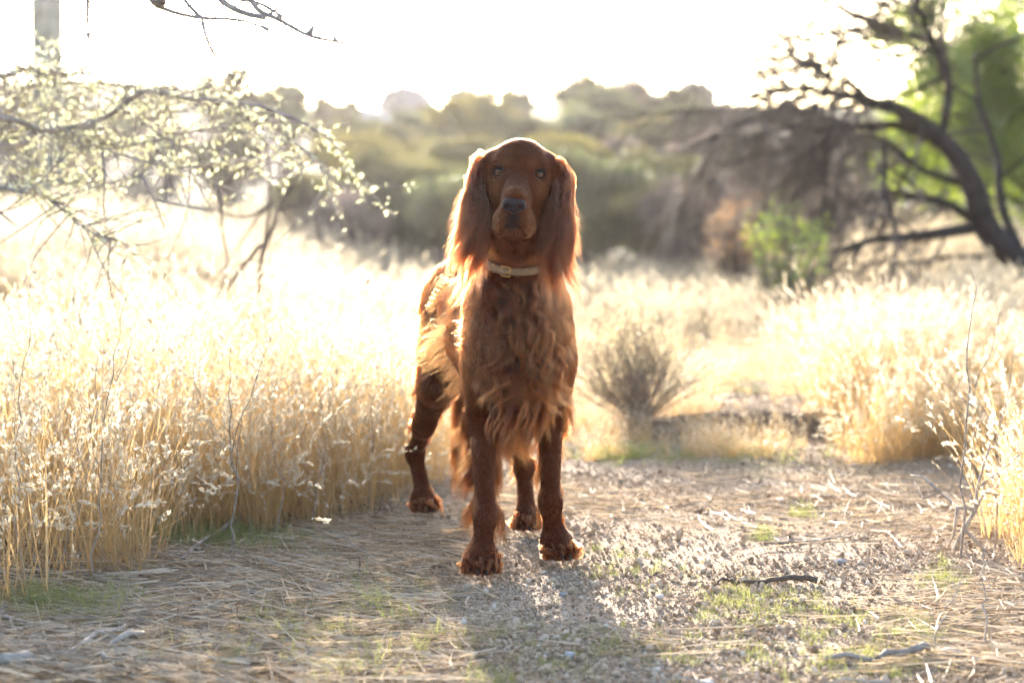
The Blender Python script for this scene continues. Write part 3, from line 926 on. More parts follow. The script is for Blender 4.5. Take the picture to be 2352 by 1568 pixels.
def build_background():
    rg = np.random.default_rng(77)
    L_olive = mat_leaf('olive scrub leaves', [(0.070, 0.070, 0.028), (0.14, 0.135, 0.055), (0.23, 0.21, 0.09)], 0.5, (1, 1, 0.7))
    L_grey = mat_leaf('grey green scrub leaves', [(0.065, 0.080, 0.036), (0.13, 0.15, 0.070), (0.22, 0.24, 0.12)], 0.5, (1, 1, 0.75))
    L_yel = mat_leaf('yellow green scrub leaves', [(0.13, 0.115, 0.03), (0.22, 0.19, 0.05), (0.30, 0.25, 0.07)], 0.4, (1, 1, 0.6))
    L_lime = mat_leaf('bright new leaves', [(0.13, 0.19, 0.03), (0.22, 0.30, 0.05), (0.34, 0.40, 0.08)], 0.6, (1, 1, 0.45))
    L_brown = mat_leaf('brown dry leaves', [(0.09, 0.07, 0.06), (0.18, 0.14, 0.12), (0.30, 0.24, 0.21)], 0.5)

    def B(name, label, x0, x1, ytop, ybot, Y, n, size, mat, lobes=14, depth=None, cat='bush', group=None, **k):
        a = W(x0, ytop, Y); b = W(x1, ybot, Y)
        c = (a + b) / 2; R = np.array([(b[0] - a[0]) / 2, (depth or (b[0] - a[0]) / 2), (a[2] - b[2]) / 2])
        return bush(name, label, c, R * 1.12, n, size, mat, M_twig, rg, lobes, cat, group, base=min(b[2], float(height(c[0], c[1]))), **k)
    # middle distance
    B('bush', 'wide grey-green rounded bush directly behind the dog head', 1020, 1580, 315, 640, 17.0, 30000, 0.05, L_grey, 34, 1.1)
    B('bush', 'dark olive bush left of the grey-green one', 740, 1080, 300, 600, 19.5, 20000, 0.05, L_olive, 24, 1.0)
    B('bush', 'low dark bush at the far left end of the row behind the branches', 560, 800, 400, 590, 19.0, 9000, 0.05, L_brown, 16, 0.7)
    B('bush', 'shadowed lower bush between the olive and the grey-green bush', 850, 1100, 400, 610, 18.2, 10000, 0.05, L_grey, 16, 0.6)
    B('bush', 'dark brownish bush at the right flank of the grey-green one', 1450, 1640, 400, 640, 16.4, 10000, 0.05, L_brown, 16, 0.7)
    for k, (x0, x1, y0, y1, Y, m, lab) in enumerate((
            (600, 800, 395, 600, 18.4, L_olive, 'olive bush in the row left of the dog beneath the drooping twigs'),
            (690, 900, 420, 610, 17.6, L_brown, 'brown low bush in front of the dark olive one'),
            (930, 1130, 380, 620, 17.4, L_grey, 'grey-green bush hidden behind the dog left ear'),
            (960, 1200, 300, 420, 22.0, L_olive, 'olive bush rising behind the dog head at left'),
            (1180, 1420, 300, 420, 23.0, L_yel, 'yellowish bush peeping over the rounded grey-green one'),
            (1380, 1620, 330, 450, 22.0, L_olive, 'olive bush at the right shoulder of the grey-green one'),
            (700, 960, 300, 420, 24.0, L_yel, 'yellow-olive bush at the left end of the row, further back'),
            (1600, 1840, 430, 640, 18.5, L_brown, 'brown undergrowth bush behind the orange seed tops'),
            (1800, 2060, 400, 600, 19.0, L_brown, 'dark brown undergrowth bush under the arching limbs'),
            (2000, 2260, 440, 560, 21.0, L_olive, 'olive undergrowth bush beyond the leaning trunk'),
            (2180, 2420, 300, 520, 19.0, L_olive, 'dark green bush at the right edge behind the trunk'))):
        B('scrub_bush', lab, x0, x1, y0, y1, Y, 9000, 0.045, m, 18, 0.8, 'bush', 'scrub bushes edging the field')
    # slope
    G = 'scrub bushes on the slope'
    for k, (x0, x1, y0, y1, Y, m, lab) in enumerate((
            (960, 1230, 210, 340, 32, L_yel, 'yellow-green bush on the slope above the dog head to the left'),
            (1120, 1300, 245, 360, 30, L_olive, 'olive bush on the slope directly above the dog head'),
            (830, 990, 280, 380, 33, L_olive, 'olive bush below the grey boulder'),
            (1260, 1430, 165, 290, 46, L_olive, 'dark bush at the left shoulder of the hilltop'),
            (1360, 1520, 160, 280, 48, L_brown, 'brown bush on the crest of the hill'),
            (1480, 1600, 205, 320, 46, L_olive, 'dark olive bush beside the hilltop boulder'),
            (1240, 1420, 250, 350, 38, L_grey, 'grey-green bush midway up the hill'),
            (1400, 1560, 270, 350, 36, L_yel, 'yellowish bush low on the hill right of the dog'),
            (1540, 1680, 290, 400, 30, L_brown, 'brown bush below the hilltop boulder'),
            (1010, 1130, 205, 270, 46, L_olive, 'small rounded bush on the skyline between boulder and hilltop'),
            (1130, 1230, 205, 280, 44, L_grey, 'grey thin bush on the skyline left of the hilltop'),
            (700, 830, 220, 300, 42, L_olive, 'hazy bush on the skyline left of the grey boulder'),
            (590, 720, 180, 330, 34, L_grey, 'hazy grey bush behind the drooping twigs'),
            (430, 620, 130, 330, 36, L_olive, 'tall hazy tree-like bush on the left skyline'),
            (240, 450, 175, 330, 40, L_grey, 'hazy bush behind the leafy branch'),
            (30, 260, 200, 340, 40, L_olive, 'hazy bush at the far left skyline'),
            (1640, 1800, 310, 440, 27, L_olive, 'brown bush behind the tip of the bare tree'),
            (1760, 1960, 330, 480, 25, L_brown, 'reddish brown bush behind the drooping bare branches'),
            (1930, 2120, 250, 480, 23, L_olive, 'olive bush behind the bare tree trunk'),
            (1560, 1760, 380, 560, 21, L_brown, 'low brown bush right of the grey-green one'),
            (1740, 1960, 420, 560, 20.5, L_grey, 'dull green low bush behind the sapling shrub'),
            (2100, 2360, 380, 520, 24, L_olive, 'shady bush behind the leaning trunk'),
            (430, 600, 300, 420, 30, L_olive, 'hazy olive bush low on the slope behind the drooping sapling'),
            (300, 470, 280, 380, 34, L_brown, 'hazy brown bush low on the slope behind the leafy branch'),
            (120, 320, 270, 360, 38, L_grey, 'hazy grey bush low on the left slope'),
            (-60, 140, 260, 370, 36, L_olive, 'hazy olive bush low at the left edge'),
            (480, 640, 200, 300, 44, L_brown, 'hazy brown bush on the ridge beside the tall one'),
            (-60, 90, 170, 280, 42, L_brown, 'hazy brown bush on the ridge at the left edge'),
            (860, 1060, 250, 340, 36, L_grey, 'grey-green bush just below the large boulder'),
            (700, 900, 270, 350, 34, L_olive, 'olive bush below the pale boulder'),
            (1060, 1260, 260, 340, 40, L_brown, 'brown bush on the slope behind the yellow-green one'),
            (1280, 1500, 205, 300, 42, L_grey, 'grey-green bush on the face of the hill'),
            (1500, 1660, 240, 340, 40, L_grey, 'grey-green bush on the hill right of the crest'),
            (1340, 1480, 320, 380, 30, L_brown, 'brown bush at the foot of the hill'),
    )):
        B('scrub_bush', lab, x0, x1, y0, y1, Y, 8000, 0.0042 * Y * 0.55, m, 18, None, 'bush', G)
    # boulders
    a = W(928, 262, 52); boulder('large grey boulder on the skyline left of the dog', a, (0.85, 0.9, 0.75), 3, (0.24, 0.20, 0.19))
    a = W(830, 285, 44); boulder('pale grey boulder lower on the slope beside the large one', a, (0.75, 0.9, 0.42), 5, (0.36, 0.34, 0.34))
    a = W(1590, 232, 50); boulder('tan boulder at the right end of the hilltop', a, (0.60, 0.8, 0.55), 8, (0.36, 0.26, 0.18))
    # saguaro
    root = link('saguaro_cactus', None, label='tall pale saguaro cactus column in the haze at the top left', category='cactus')
    c = W(112, 300, 24.0); zb = float(height(c[0], c[1])); root.location = (c[0], c[1], zb - 0.1)
    g = Geo(); ns = 40; nh = 26
    z = np.linspace(0, 5.2, nh)
    r = 0.19 * (1 + 0.25 * np.sin(z * 0.6)) * np.sqrt(np.clip(1 - ((z - 3.5) / 1.75) ** 8, 0, 1) + 1e-3)
    r = 0.20 * np.minimum(1, np.sqrt(np.clip((5.2 - z) / 0.5, 0.0, 1) + 0.001)) * (0.85 + 0.15 * sstep(0, 1.5, z))
    an = np.arange(ns) * 2 * PI / ns
    rr = r[:, None] * (1 + 0.07 * np.cos(an * 20))[None, :]
    v = np.stack([rr * np.cos(an), rr * np.sin(an), np.repeat(z[:, None], ns, 1)], -1).reshape(-1, 3)
    i = np.arange(nh - 1)[:, None] * ns; j = np.arange(ns)[None, :]; j2 = (j + 1) % ns
    g.add(v, np.stack([i + j, i + j2, i + ns + j2, i + ns + j], -1).reshape(-1, 4))
    link('trunk', g.mesh('trunk', mat_plain('saguaro skin', (0.30, 0.30, 0.24), 0.7, 0.25, 5, 0.3)), root)

    # ---- leaning bare tree on the right
    M_bk = M_bark
    root = link('bare_tree', None, label='dark leaning bare tree whose branches arch left over the field', category='tree')
    Y0 = 12.5
    g = Geo(); tips = []
    def path(pts, r0, r1, dy=0.0, n=None, gg=None):
        P = np.array([W(a, b, Y0 + dy * k / max(1, len(pts) - 1) + (c if len(q) > 2 else 0)) for k, q in enumerate(pts) for a, b, c in [(q[0], q[1], q[2] if len(q) > 2 else 0)]])
        # smooth
        t = np.linspace(0, len(P) - 1, (len(P) - 1) * 4 + 1); i = np.clip(t.astype(int), 0, len(P) - 2); f = (t - i)[:, None]
        pm = P[np.maximum(i - 1, 0)]; p0 = P[i]; p1 = P[i + 1]; p2 = P[np.minimum(i + 2, len(P) - 1)]
        C = 0.5 * ((2 * p0) + (-pm + p1) * f + (2 * pm - 5 * p0 + 4 * p1 - p2) * f ** 2 + (-pm + 3 * p0 - 3 * p1 + p2) * f ** 3)
        (gg or g).tube(C, np.linspace(r0, r1, len(C)), 8)
        return C, np.linspace(r0, r1, len(C))
    gt = Geo()
    base = W(2470, 760, Y0); base[2] = float(height(base[0], Y0)) - 0.1
    trunk, tr = path([(2560, 735), (2450, 700), (2352, 610), (2270, 530), (2235, 430), (2190, 350), (2120, 285), (2040, 240)], 0.130, 0.045, 0.0, gg=gt)
    link('trunk', gt.mesh('trunk', M_bk), root)
    limbs = [
        ([(2120, 285), (2000, 230), (1900, 215), (1830, 200), (1770, 205)], 0.050, 0.012, -0.5),
        ([(2190, 350), (2080, 290), (1960, 290), (1860, 260), (1760, 265), (1660, 300), (1600, 400)], 0.050, 0.008, 0.6),
        ([(2160, 320), (2180, 200), (2150, 110), (2080, 80), (1980, 70), (1880, 85)], 0.045, 0.008, 0.3),
        ([(2180, 200), (2140, 90), (2110, 20), (2090, -60)], 0.035, 0.008, -0.3),
        ([(2150, 110), (2050, 130), (1950, 150), (1870, 140)], 0.02, 0.005, -0.3),
        ([(2250, 520), (2160, 535), (2080, 545), (2010, 550), (1930, 575)], 0.060, 0.022, -0.4),
        ([(2290, 560), (2200, 480), (2110, 450), (2020, 440), (1960, 460)], 0.045, 0.012, 0.6),
        ([(2270, 590), (2180, 590), (2080, 605), (1960, 605), (1880, 600)], 0.022, 0.006, 0.2),
        ([(2235, 430), (2120, 390), (2040, 330), (1960, 310), (1880, 330), (1800, 400)], 0.035, 0.008, 0.4),
        ([(2030, 330), (2032, 390), (2030, 440), (2050, 500), (2070, 560)], 0.032, 0.012, -0.8),
        ([(2030, 440), (2000, 500), (1980, 560)], 0.018, 0.008, -0.8),
        ([(2120, 280), (2110, 340), (2100, 440)], 0.02, 0.008, -0.7),
        ([(2352, 600), (2300, 470), (2290, 360), (2250, 240), (2240, 120)], 0.05, 0.015, 0.8),
        ([(2360, 610), (2420, 480), (2480, 380), (2500, 250)], 0.07, 0.03, 0.5),
    ]
    ends = []
    for pts, r0, r1, dy in limbs:
        C, R_ = path(pts, r0 * 0.8, r1 * 0.8, dy)
        ends.append((C, R_))
    for li, m in ((0, 5), (1, 8), (2, 6), (3, 5), (4, 4), (6, 6), (8, 6), (12, 4)):
        C, R_ = ends[li]
        for k in range(m):
            i = rg.integers(len(C) // 6, len(C) - 1)
            dv = C[i + 1] - C[i]; dv = dv / (np.linalg.norm(dv) + 1e-9)
            d = dv * 0.8 + rg.normal(0, 0.5, 3) + np.array([-0.2, 0, 0.1 if li in (0, 3, 2) else -0.3]); d /= np.linalg.norm(d)
            branchy(g, C[i], d, rg.uniform(0.5, 0.95), max(0.014, R_[i] * 0.6), 3, rg, 0.04, 0.42, (2, 4), None, 0.72, 6, 0.13)
    link('limbs', g.mesh('limbs', M_bk), root)
    g = Geo()
    for li in (0, 1, 2, 3, 4, 5, 6, 8, 9):
        C, R_ = ends[li]
        m = {0: 44, 1: 26, 2: 26, 3: 24, 4: 18, 5: 14, 6: 18, 8: 14, 9: 6}[li]
        for k in range(m):
            i = rg.integers(len(C) // 5, len(C))
            dv = C[min(i + 1, len(C) - 1)] - C[max(i - 1, 0)]; dv = dv / (np.linalg.norm(dv) + 1e-9)
            down = 0.45 if li in (1, 8) else (0.15 if li in (0, 5, 6, 9) else -0.1)
            d = dv * 0.7 + rg.normal(0, 0.45, 3) + np.array([-0.1, 0, -down * 0.8]); d /= np.linalg.norm(d)
            branchy(g, C[i], d, rg.uniform(0.25, 0.5) * (1.25 if down > 0.4 else 1), max(0.010, R_[i] * 0.35), 2, rg, 0.07 if down > 0.4 else 0.03, 0.45, (2, 4), None, 0.75, 4, 0.10)
    link('twigs', g.mesh('twigs', M_twig), root, kind='stuff')
    g = Geo()
    for k in range(24):
        C, R_ = ends[1 if k % 3 else 8]
        i = rg.integers(len(C) // 3, len(C) - 1)
        d = np.array([-0.35 + rg.normal(0, 0.3), rg.normal(0, 0.3), -1.0]); d /= np.linalg.norm(d)
        branchy(g, C[i], d, rg.uniform(0.4, 0.9), 0.011, 1, rg, 0.03, 0.35, (1, 3), None, 0.6, 6, 0.12)
    link('dead_twigs', g.mesh('dead_twigs', M_wood_pale), root, kind='stuff')
    # ---- thicket of drooping dead twigs under the arch
    for k, (px, py, Y, n, L, lab) in enumerate(((1640, 560, 14.5, 7, 0.34, 'grey thicket of dead twigs under the tip of the bare tree'), (1760, 560, 15.5, 8, 0.36, 'brown thicket of dead twigs in the middle of the arch'),
                                                (1900, 570, 16.0, 7, 0.34, 'dark thicket of twigs nearest the leaning trunk'))):
        c = W(px, py + 60, Y); c[2] = float(height(c[0], c[1]))
        twig_mass('twig_thicket', lab, c, n, L, M_twig, rg, 'thicket')
    # ---- leafy tree on the right
    root = link('leafy_tree', None, label='tree with bright yellow-green new leaves at the upper right', category='tree')
    Y1 = 15.5
    g = Geo(); tips = []
    b = W(2440, 640, Y1); b[2] = float(height(b[0], Y1)) - 0.1
    fork = W(2420, 480, Y1)
    g.tube([b, (b + fork) / 2 + [0.05, 0, 0], fork], [0.15, 0.12, 0.10], 10)
    link('trunk', g.mesh('trunk', M_bk), root)
    g = Geo()
    for (ex, ey) in ((2150, 120), (2230, 60), (2330, 80), (2200, 260), (2280, 200), (2400, 120), (2480, 200), (2160, 330), (2300, 330), (2420, 330), (2200, 420), (2520, 60)):
        e = W(ex, ey, Y1 + rg.uniform(-0.9, 0.9)); mid = (fork + e) / 2 + rg.normal(0, 0.08, 3)
        g.tube([fork, (fork + mid) / 2 + rg.normal(0, 0.04, 3), mid, (mid + e) / 2 + rg.normal(0, 0.05, 3), e], [0.06, 0.045, 0.035, 0.022, 0.012], 6)
        branchy(g, mid, (e - mid) / np.linalg.norm(e - mid), 0.5, 0.02, 2, rg, 0.0, 0.5, (2, 4), tips)
        branchy(g, e, (e - mid) / np.linalg.norm(e - mid), 0.35, 0.012, 2, rg, 0.0, 0.6, (2, 4), tips)
    link('branches', g.mesh('branches', M_bk), root)
    for k in range(420):
        a = rg.uniform(0, 2 * PI); rr = math.sqrt(rg.uniform(0, 1))
        tips.append(W(2310 + 230 * rr * math.cos(a), 250 + 245 * rr * math.sin(a), Y1 + rg.uniform(-0.8, 0.8)))
    T = np.array(tips)
    n = 46000
    i = rg.integers(0, len(T), n)
    v, q = leaf_quads(T[i] + rg.normal(0, 0.11, (n, 3)), rg.uniform(0.035, 0.065, n), 0.5, rg)
    me = mesh_np('foliage', v, q, L_lime); tl = rg.uniform(0, 1, len(T))
    attr(me, 'tint', np.repeat(np.clip(tl[i] * 0.6 + rg.uniform(0, 0.4, n), 0, 1), 4))
    link('foliage', me, root, kind='stuff')
    # ---- boulders and far tree behind it
    # ---- small shrubs
    B('green_shrub', 'small bright green shrub in the field under the bare tree', 1690, 1925, 455, 700, 11.0, 1000, 0.034, L_lime, 30, 0.30, 'shrub', twigs=90)
    B('dry_shrub', 'thin dry shrub with orange seed tops behind the green one', 1600, 1800, 420, 640, 13.5, 1100, 0.030, mat_leaf('orange seed tops', [(0.35, 0.19, 0.09), (0.45, 0.28, 0.15), (0.5, 0.36, 0.2)], 0.5), 12, 0.3, 'shrub', twigs=80)
    # small bush on the bank: fan of stems from one dark foot
    root = link('small_bush', None, label='small sparse bush fanning out of a dark foot on the earth bank', category='bush')
    c = W(1468, 945, 6.35); c[2] = float(height(c[0], c[1])); root.location = c
    g = Geo(); tips = []
    for k in range(110):
        a = rg.uniform(0, 2 * PI); lean = abs(rg.normal(0, 1.15))
        d = np.array([math.cos(a) * lean, math.sin(a) * lean * 0.7, 1.0]); d /= np.linalg.norm(d)
        branchy(g, np.array([rg.normal(0, 0.02), rg.normal(0, 0.02), 0]), d, rg.uniform(0.18, 0.29), 0.0036, 2, rg, -0.02, 0.28, (1, 3), tips, 0.62, 4, 0.05)
    link('stems', g.mesh('stems', M_stalk), root, kind='stuff')
    T = np.array(tips); n = 6500; i = rg.integers(0, len(T), n)
    v, q = leaf_quads(T[i] + rg.normal(0, 0.010, (n, 3)), rg.uniform(0.007, 0.014, n), 0.4, rg, [0, 0, 0.6])
    me = mesh_np('foliage', v, q, mat_leaf('tawny shoots', [(0.46, 0.40, 0.22), (0.55, 0.47, 0.28), (0.60, 0.47, 0.33)], 0.65)); attr(me, 'tint', np.repeat(rg.uniform(0, 1, n), 4))
    link('foliage', me, root, kind='stuff')


def build_left_tree():
    """tree standing outside the left edge: its leafy and thorny branches reach into view"""
    rg = np.random.default_rng(41)
    root = link('thorny_tree', None, label='thorny tree reaching in from the left with small pale leaves and bare upper branches', category='tree')
    M_b = mat_plain('grey thorn bark', (0.30, 0.26, 0.235), 0.85, 0.3, 20, 0.4, 60)
    L_new = mat_leaf('pale new leaves', [(0.46, 0.47, 0.26), (0.58, 0.58, 0.42), (0.66, 0.65, 0.54)], 0.6, (1, 1, 0.85), gloss=0.12)
    gt = Geo()
    f0 = np.array([-2.75, 5.4, 0]); zb = float(height(-2.75, 5.4))
    gt.tube([f0 + [0, 0, zb - 0.1], f0 + [0.03, 0, 0.6], f0 + [0.10, 0.02, 1.15], f0 + [0.12, -0.1, 1.9], f0 + [0.3, -0.4, 2.3]], [0.13, 0.10, 0.085, 0.06, 0.04], 10)
    link('trunk', gt.mesh('trunk', M_b), root)
    J = f0 + np.array([0.10, 0.02, 1.15]); J2 = f0 + np.array([0.12, -0.1, 1.9])

    def sm(P, m=4):
        P = np.array(P); t = np.linspace(0, len(P) - 1, (len(P) - 1) * m + 1); i = np.clip(t.astype(int), 0, len(P) - 2); f = (t - i)[:, None]
        pm = P[np.maximum(i - 1, 0)]; p0 = P[i]; p1 = P[i + 1]; p2 = P[np.minimum(i + 2, len(P) - 1)]
        return 0.5 * ((2 * p0) + (-pm + p1) * f + (2 * pm - 5 * p0 + 4 * p1 - p2) * f ** 2 + (-pm + 3 * p0 - 3 * p1 + p2) * f ** 3)

    # leafy boughs
    leafy = [
        ([(-60, 260), (100, 300), (240, 270), (330, 210), (420, 225), (520, 235), (600, 265), (680, 330), (735, 380), (790, 440)], 5.2, 0.010, J),
        ([(-60, 260), (60, 200), (160, 190), (300, 195), (450, 215)], 5.6, 0.010, J),
        ([(-40, 330), (80, 300), (200, 330), (330, 370), (460, 385), (560, 370), (640, 350)], 5.3, 0.008, J),
        ([(-40, 420), (60, 430), (130, 470), (200, 530), (280, 555)], 4.9, 0.007, J),
        ([(-60, 180), (40, 160), (130, 175), (220, 170)], 5.4, 0.008, J),
        ([(130, 290), (230, 330), (330, 330), (450, 300), (560, 280)], 5.2, 0.006, None),
        ([(-30, 370), (60, 390), (150, 400), (240, 430)], 5.5, 0.006, J),
        ([(-40, 250), (60, 260), (190, 250), (300, 260), (400, 255)], 5.8, 0.006, J),
    ]
    g = Geo(); lp = []
    allC = []
    for pts, Y, r, J_ in leafy:
        P = [W(a, b, Y + 0.12 * math.sin(k * 1.3)) for k, (a, b) in enumerate(pts)]
        if J_ is not None: P = [J_] + P
        C = sm(P, 5); g.tube(C, np.linspace(r, r * 0.18, len(C)), 6)
        allC.append((C, np.linspace(r, r * 0.18, len(C)), J_ is not None))
    # the long tip that droops to the right
    tipc = sm([W(a, b, 5.1) for a, b in ((680, 275), (735, 305), (775, 340), (800, 375), (840, 430), (880, 470), (910, 500))], 5)
    g.tube(tipc, np.linspace(0.005, 0.0015, len(tipc)), 5)
    con = sm([W(520, 235, 5.2), W(600, 245, 5.15), W(680, 275, 5.1)], 5); g.tube(con, np.linspace(0.007, 0.005, len(con)), 5)
    # side shoots
    shoots = []
    for (C, R_, hasJ) in allC:
        s0 = 6 if hasJ else 0
        for k in range(46):
            i = rg.integers(s0, len(C) - 1)
            d = rg.normal(0, 1, 3) * [1.0, 0.6, 0.7] + (C[i + 1] - C[i]) / np.linalg.norm(C[i + 1] - C[i]) * 0.8; d /= np.linalg.norm(d)
            L = rg.uniform(0.06, 0.30)
            e = C[i] + d * L; m = (C[i] + e) / 2 + rg.normal(0, 0.012, 3)
            sC = sm([C[i], m, e], 4)
            g.tube(sC, np.linspace(0.003, 0.001, len(sC)), 4, cap=False)
            shoots.append(sC)
    for s in shoots:
        for k in range(10): lp.append(s[rg.integers(1, len(s))])
    for (C, R_, hasJ) in allC:
        s0 = 5 if hasJ else 0
        for k in range(40): lp.append(C[rg.integers(s0, len(C))])
    lp = np.array(lp)
    # keep the leaves that belong in the cloud, thin them to the right
    tp = []
    for f, m in ((0.08, 5), (0.22, 16), (0.35, 18), (0.47, 16), (0.6, 16), (0.68, 14), (0.80, 7), (0.90, 6)):
        c = tipc[int(f * (len(tipc) - 1))]
        tp.append(c + rg.normal(0, 0.008, (m, 3)))
    P = np.concatenate([lp] + tp)
    n = len(P)
    v, q = leaf_quads(P + rg.normal(0, 0.006, (n, 3)), rg.uniform(0.014, 0.028, n), 0.40, rg, [0.1, 0, -0.1])
    me = mesh_np('leaves', v, q, L_new); attr(me, 'tint', np.repeat(rg.uniform(0, 1, n), 4))
    # hanging bare twigs
    for pts in ([(235, 350), (240, 400), (238, 470), (245, 525)], [(322, 400), (345, 440), (360, 475), (378, 525)], [(360, 460), (430, 475), (480, 485)], [(-10, 480), (20, 505), (40, 520)], [(120, 385), (118, 370), (122, 320)]):
        C = sm([W(a, b, 5.0) for a, b in pts], 4); g.tube(C, np.linspace(0.005, 0.002, len(C)), 5)
    link('leafy_branch', g.mesh('leafy_branch', M_b), root)
    link('leaves', me, root, kind='stuff')
    # thorny bare branches across the top
    g = Geo()
    bare = [
        ([(560, -40), (590, 20), (640, 45), (700, 78), (750, 92), (800, 100), (845, 102), (878, 88)], 0.0115, 0.002),
        ([(345, 0), (380, 22), (450, 40), (520, 44), (575, 52), (620, 75), (665, 108), (690, 145)], 0.0095, 0.0022),
        ([(480, -30), (520, 10), (560, 30), (610, 42)], 0.011, 0.008),
        ([(610, 38), (640, 20), (690, 5), (720, -5)], 0.005, 0.002),
        ([(500, -40), (540, -5), (600, 10), (650, 40)], 0.008, 0.005),
        ([(405, -30), (440, 20), (470, 45)], 0.008, 0.005),
        ([(465, 50), (475, 90), (495, 130), (520, 165)], 0.006, 0.002),
        ([(600, 60), (640, 75), (655, 90)], 0.004, 0.002),
    ]
    Yb = 4.55
    for k, (pts, r0, r1) in enumerate(bare):
        P = [W(a, b, Yb) for a, b in pts]
        if k in (0, 1, 2, 4, 5):
            P = [J2, (J2 + P[0]) / 2 + np.array([0.05, 0, 0.30]), P[0] + np.array([-0.02, 0, 0.05])] + P
        C = sm(P, 4); nj = 12 if k in (0, 1, 2, 4, 5) else 0
        rad = np.linspace(r0, r1, len(C)); 
        if nj: rad[:nj] = np.linspace(r0 * 1.8, r0, nj)
        g.tube(C, rad, 8)
        for j in range(10):
            i = rg.integers(nj, len(C) - 1)
            d = rg.normal(0, 1, 3); d[1] *= 0.4; d /= np.linalg.norm(d)
            g.tube([C[i], C[i] + d * rad[i] * 1.3, C[i] + d * (rad[i] + rg.uniform(0.008, 0.03))], [rad[i] * 0.7, rad[i] * 0.35, 0.0006], 5)
    for a, b in (((770, 97), (768, 82)), ((640, 45), (643, 30)), ((710, 80), (722, 55))):
        p0, p1 = W(*a, Yb), W(*b, Yb); g.tube([p0, (p0 + p1) / 2, p1], [0.010, 0.007, 0.002], 6)
    link('bare_branch', g.mesh('bare_branch', M_b), root)
    g = Geo()
    C = sm([W(201, -60, 5.2), W(202, 0, 5.2), W(200, 60, 5.2), W(203, 85, 5.2), W(202, 130, 5.2)], 4)
    P0 = np.array([J2, (J2 + C[0]) / 2 + np.array([0, 0, 0.2]), C[0]]); g.tube(sm(P0, 4), 0.010, 6)
    g.tube(C, np.linspace(0.010, 0.003, len(C)), 6)
    g.tube([W(196, 78, 5.2), W(203, 85, 5.2), W(210, 76, 5.2)], [0.004, 0.010, 0.004], 6)
    link('hanging_twig', g.mesh('hanging_twig', M_b), root)

    # sapling of thin drooping stems in the middle distance
    root = link('drooping_sapling', None, label='thin bare sapling drooping into the pale grass left of the dog', category='sapling')
    g = Geo()
    Y = 7.6
    b0 = W(690, 830, Y); b0[2] = float(height(b0[0], Y))
    st = [
        ([(560, 830), (590, 700), (600, 600), (620, 470), (610, 330), (575, 200), (560, 130)], 0.012, 0.004),
        ([(600, 600), (640, 480), (690, 380), (650, 300), (600, 240), (560, 215)], 0.008, 0.003),
        ([(600, 560), (560, 610), (510, 670), (470, 690), (448, 722)], 0.010, 0.004),
        ([(505, 440), (512, 540), (522, 590), (515, 640), (505, 690)], 0.008, 0.004),
        ([(610, 330), (560, 380), (505, 440)], 0.007, 0.005),
        ([(600, 590), (600, 640), (590, 700), (594, 690)], 0.008, 0.005),
        ([(575, 200), (500, 150), (470, 90)], 0.006, 0.003),
        ([(620, 470), (560, 500), (480, 480), (400, 470)], 0.007, 0.003),
        ([(640, 480), (700, 470), (730, 430)], 0.005, 0.002),
    ]
    for pts, r0, r1 in st:
        P = [W(a, b, Y) for a, b in pts]
        if pts[0][1] == 830: P[0][2] = height(P[0][0], P[0][1])
        C = sm(P, 4); g.tube(C, np.linspace(r0, r1, len(C)), 6)
    for k in range(40):
        P = st[rg.integers(0, 2)][0]; a, b = P[rg.integers(1, len(P))]
        branchy(g, W(a, b, Y), np.array([rg.normal(0, 0.6), rg.normal(0, 0.4), rg.uniform(-0.6, 0.5)]) / 1.0, rg.uniform(0.12, 0.3), 0.003, 1, rg, 0.12, 0.5, (1, 3), None, 0.7, 4, 0.08)
    link('stems', g.mesh('stems', M_twig), root)


def build_haze():
    m, nt, out = newmat('sun glare haze')  # even haze volume, added to give the sun's veiling glare
    pv = nd(nt, 'ShaderNodeVolumePrincipled')
    pv.inputs['Density'].default_value = HAZE
    pv.inputs['Anisotropy'].default_value = HAZE_G
    pv.inputs['Color'].default_value = (0.96, 0.92, 0.90, 1)
    nt.links.new(pv.outputs[0], out.inputs['Volume'])
    x0, x1, y0, y1, z0, z1 = -405, 405, -42, 505, -3.0, 12.0
    v = [(x0, y0, z0), (x1, y0, z0), (x1, y1, z0), (x0, y1, z0), (x0, y0, z1), (x1, y0, z1), (x1, y1, z1), (x0, y1, z1)]
    q = [(0, 3, 2, 1), (4, 5, 6, 7), (0, 1, 5, 4), (1, 2, 6, 5), (2, 3, 7, 6), (3, 0, 4, 7)]
    link('haze', mesh_np('haze', v, np.array(q), m), kind='stuff')


HAZE = 0.00024
HAZE_G = 0.80

build_ground()
build_background()
build_left_tree()
build_haze()


# ================================================================== THE DOG
H = 0.003
G0 = np.array([-0.36, 3.36, -0.012]); G1 = np.array([0.26, 4.66, 0.92])
GN = np.ceil((G1 - G0) / H).astype(int) + 1
grid = np.full(GN, 0.06, np.float32)
gx, gy, gz = [G0[i] + H * np.arange(GN[i]) for i in range(3)]


def _box(lo, hi, m=0.03):
    s = []
    for i in range(3):
        a = max(0, int((lo[i] - m - G0[i]) / H)); b = min(GN[i], int((hi[i] + m - G0[i]) / H) + 2)
        s.append(slice(a, b))
    return tuple(s)


def _pts(s):
    X, Y, Z = np.meshgrid(gx[s[0]], gy[s[1]], gz[s[2]], indexing='ij')
    return np.stack([X, Y, Z], -1).astype(np.float32)


def _smin(a, b, k):
    h = np.maximum(k - np.abs(a - b), 0) / k
    return np.minimum(a, b) - h * h * k * 0.25


def _put(s, d, k, sub=False):
    g = grid[s]
    grid[s] = -_smin(-g, d, k) if sub else _smin(g, d, k)


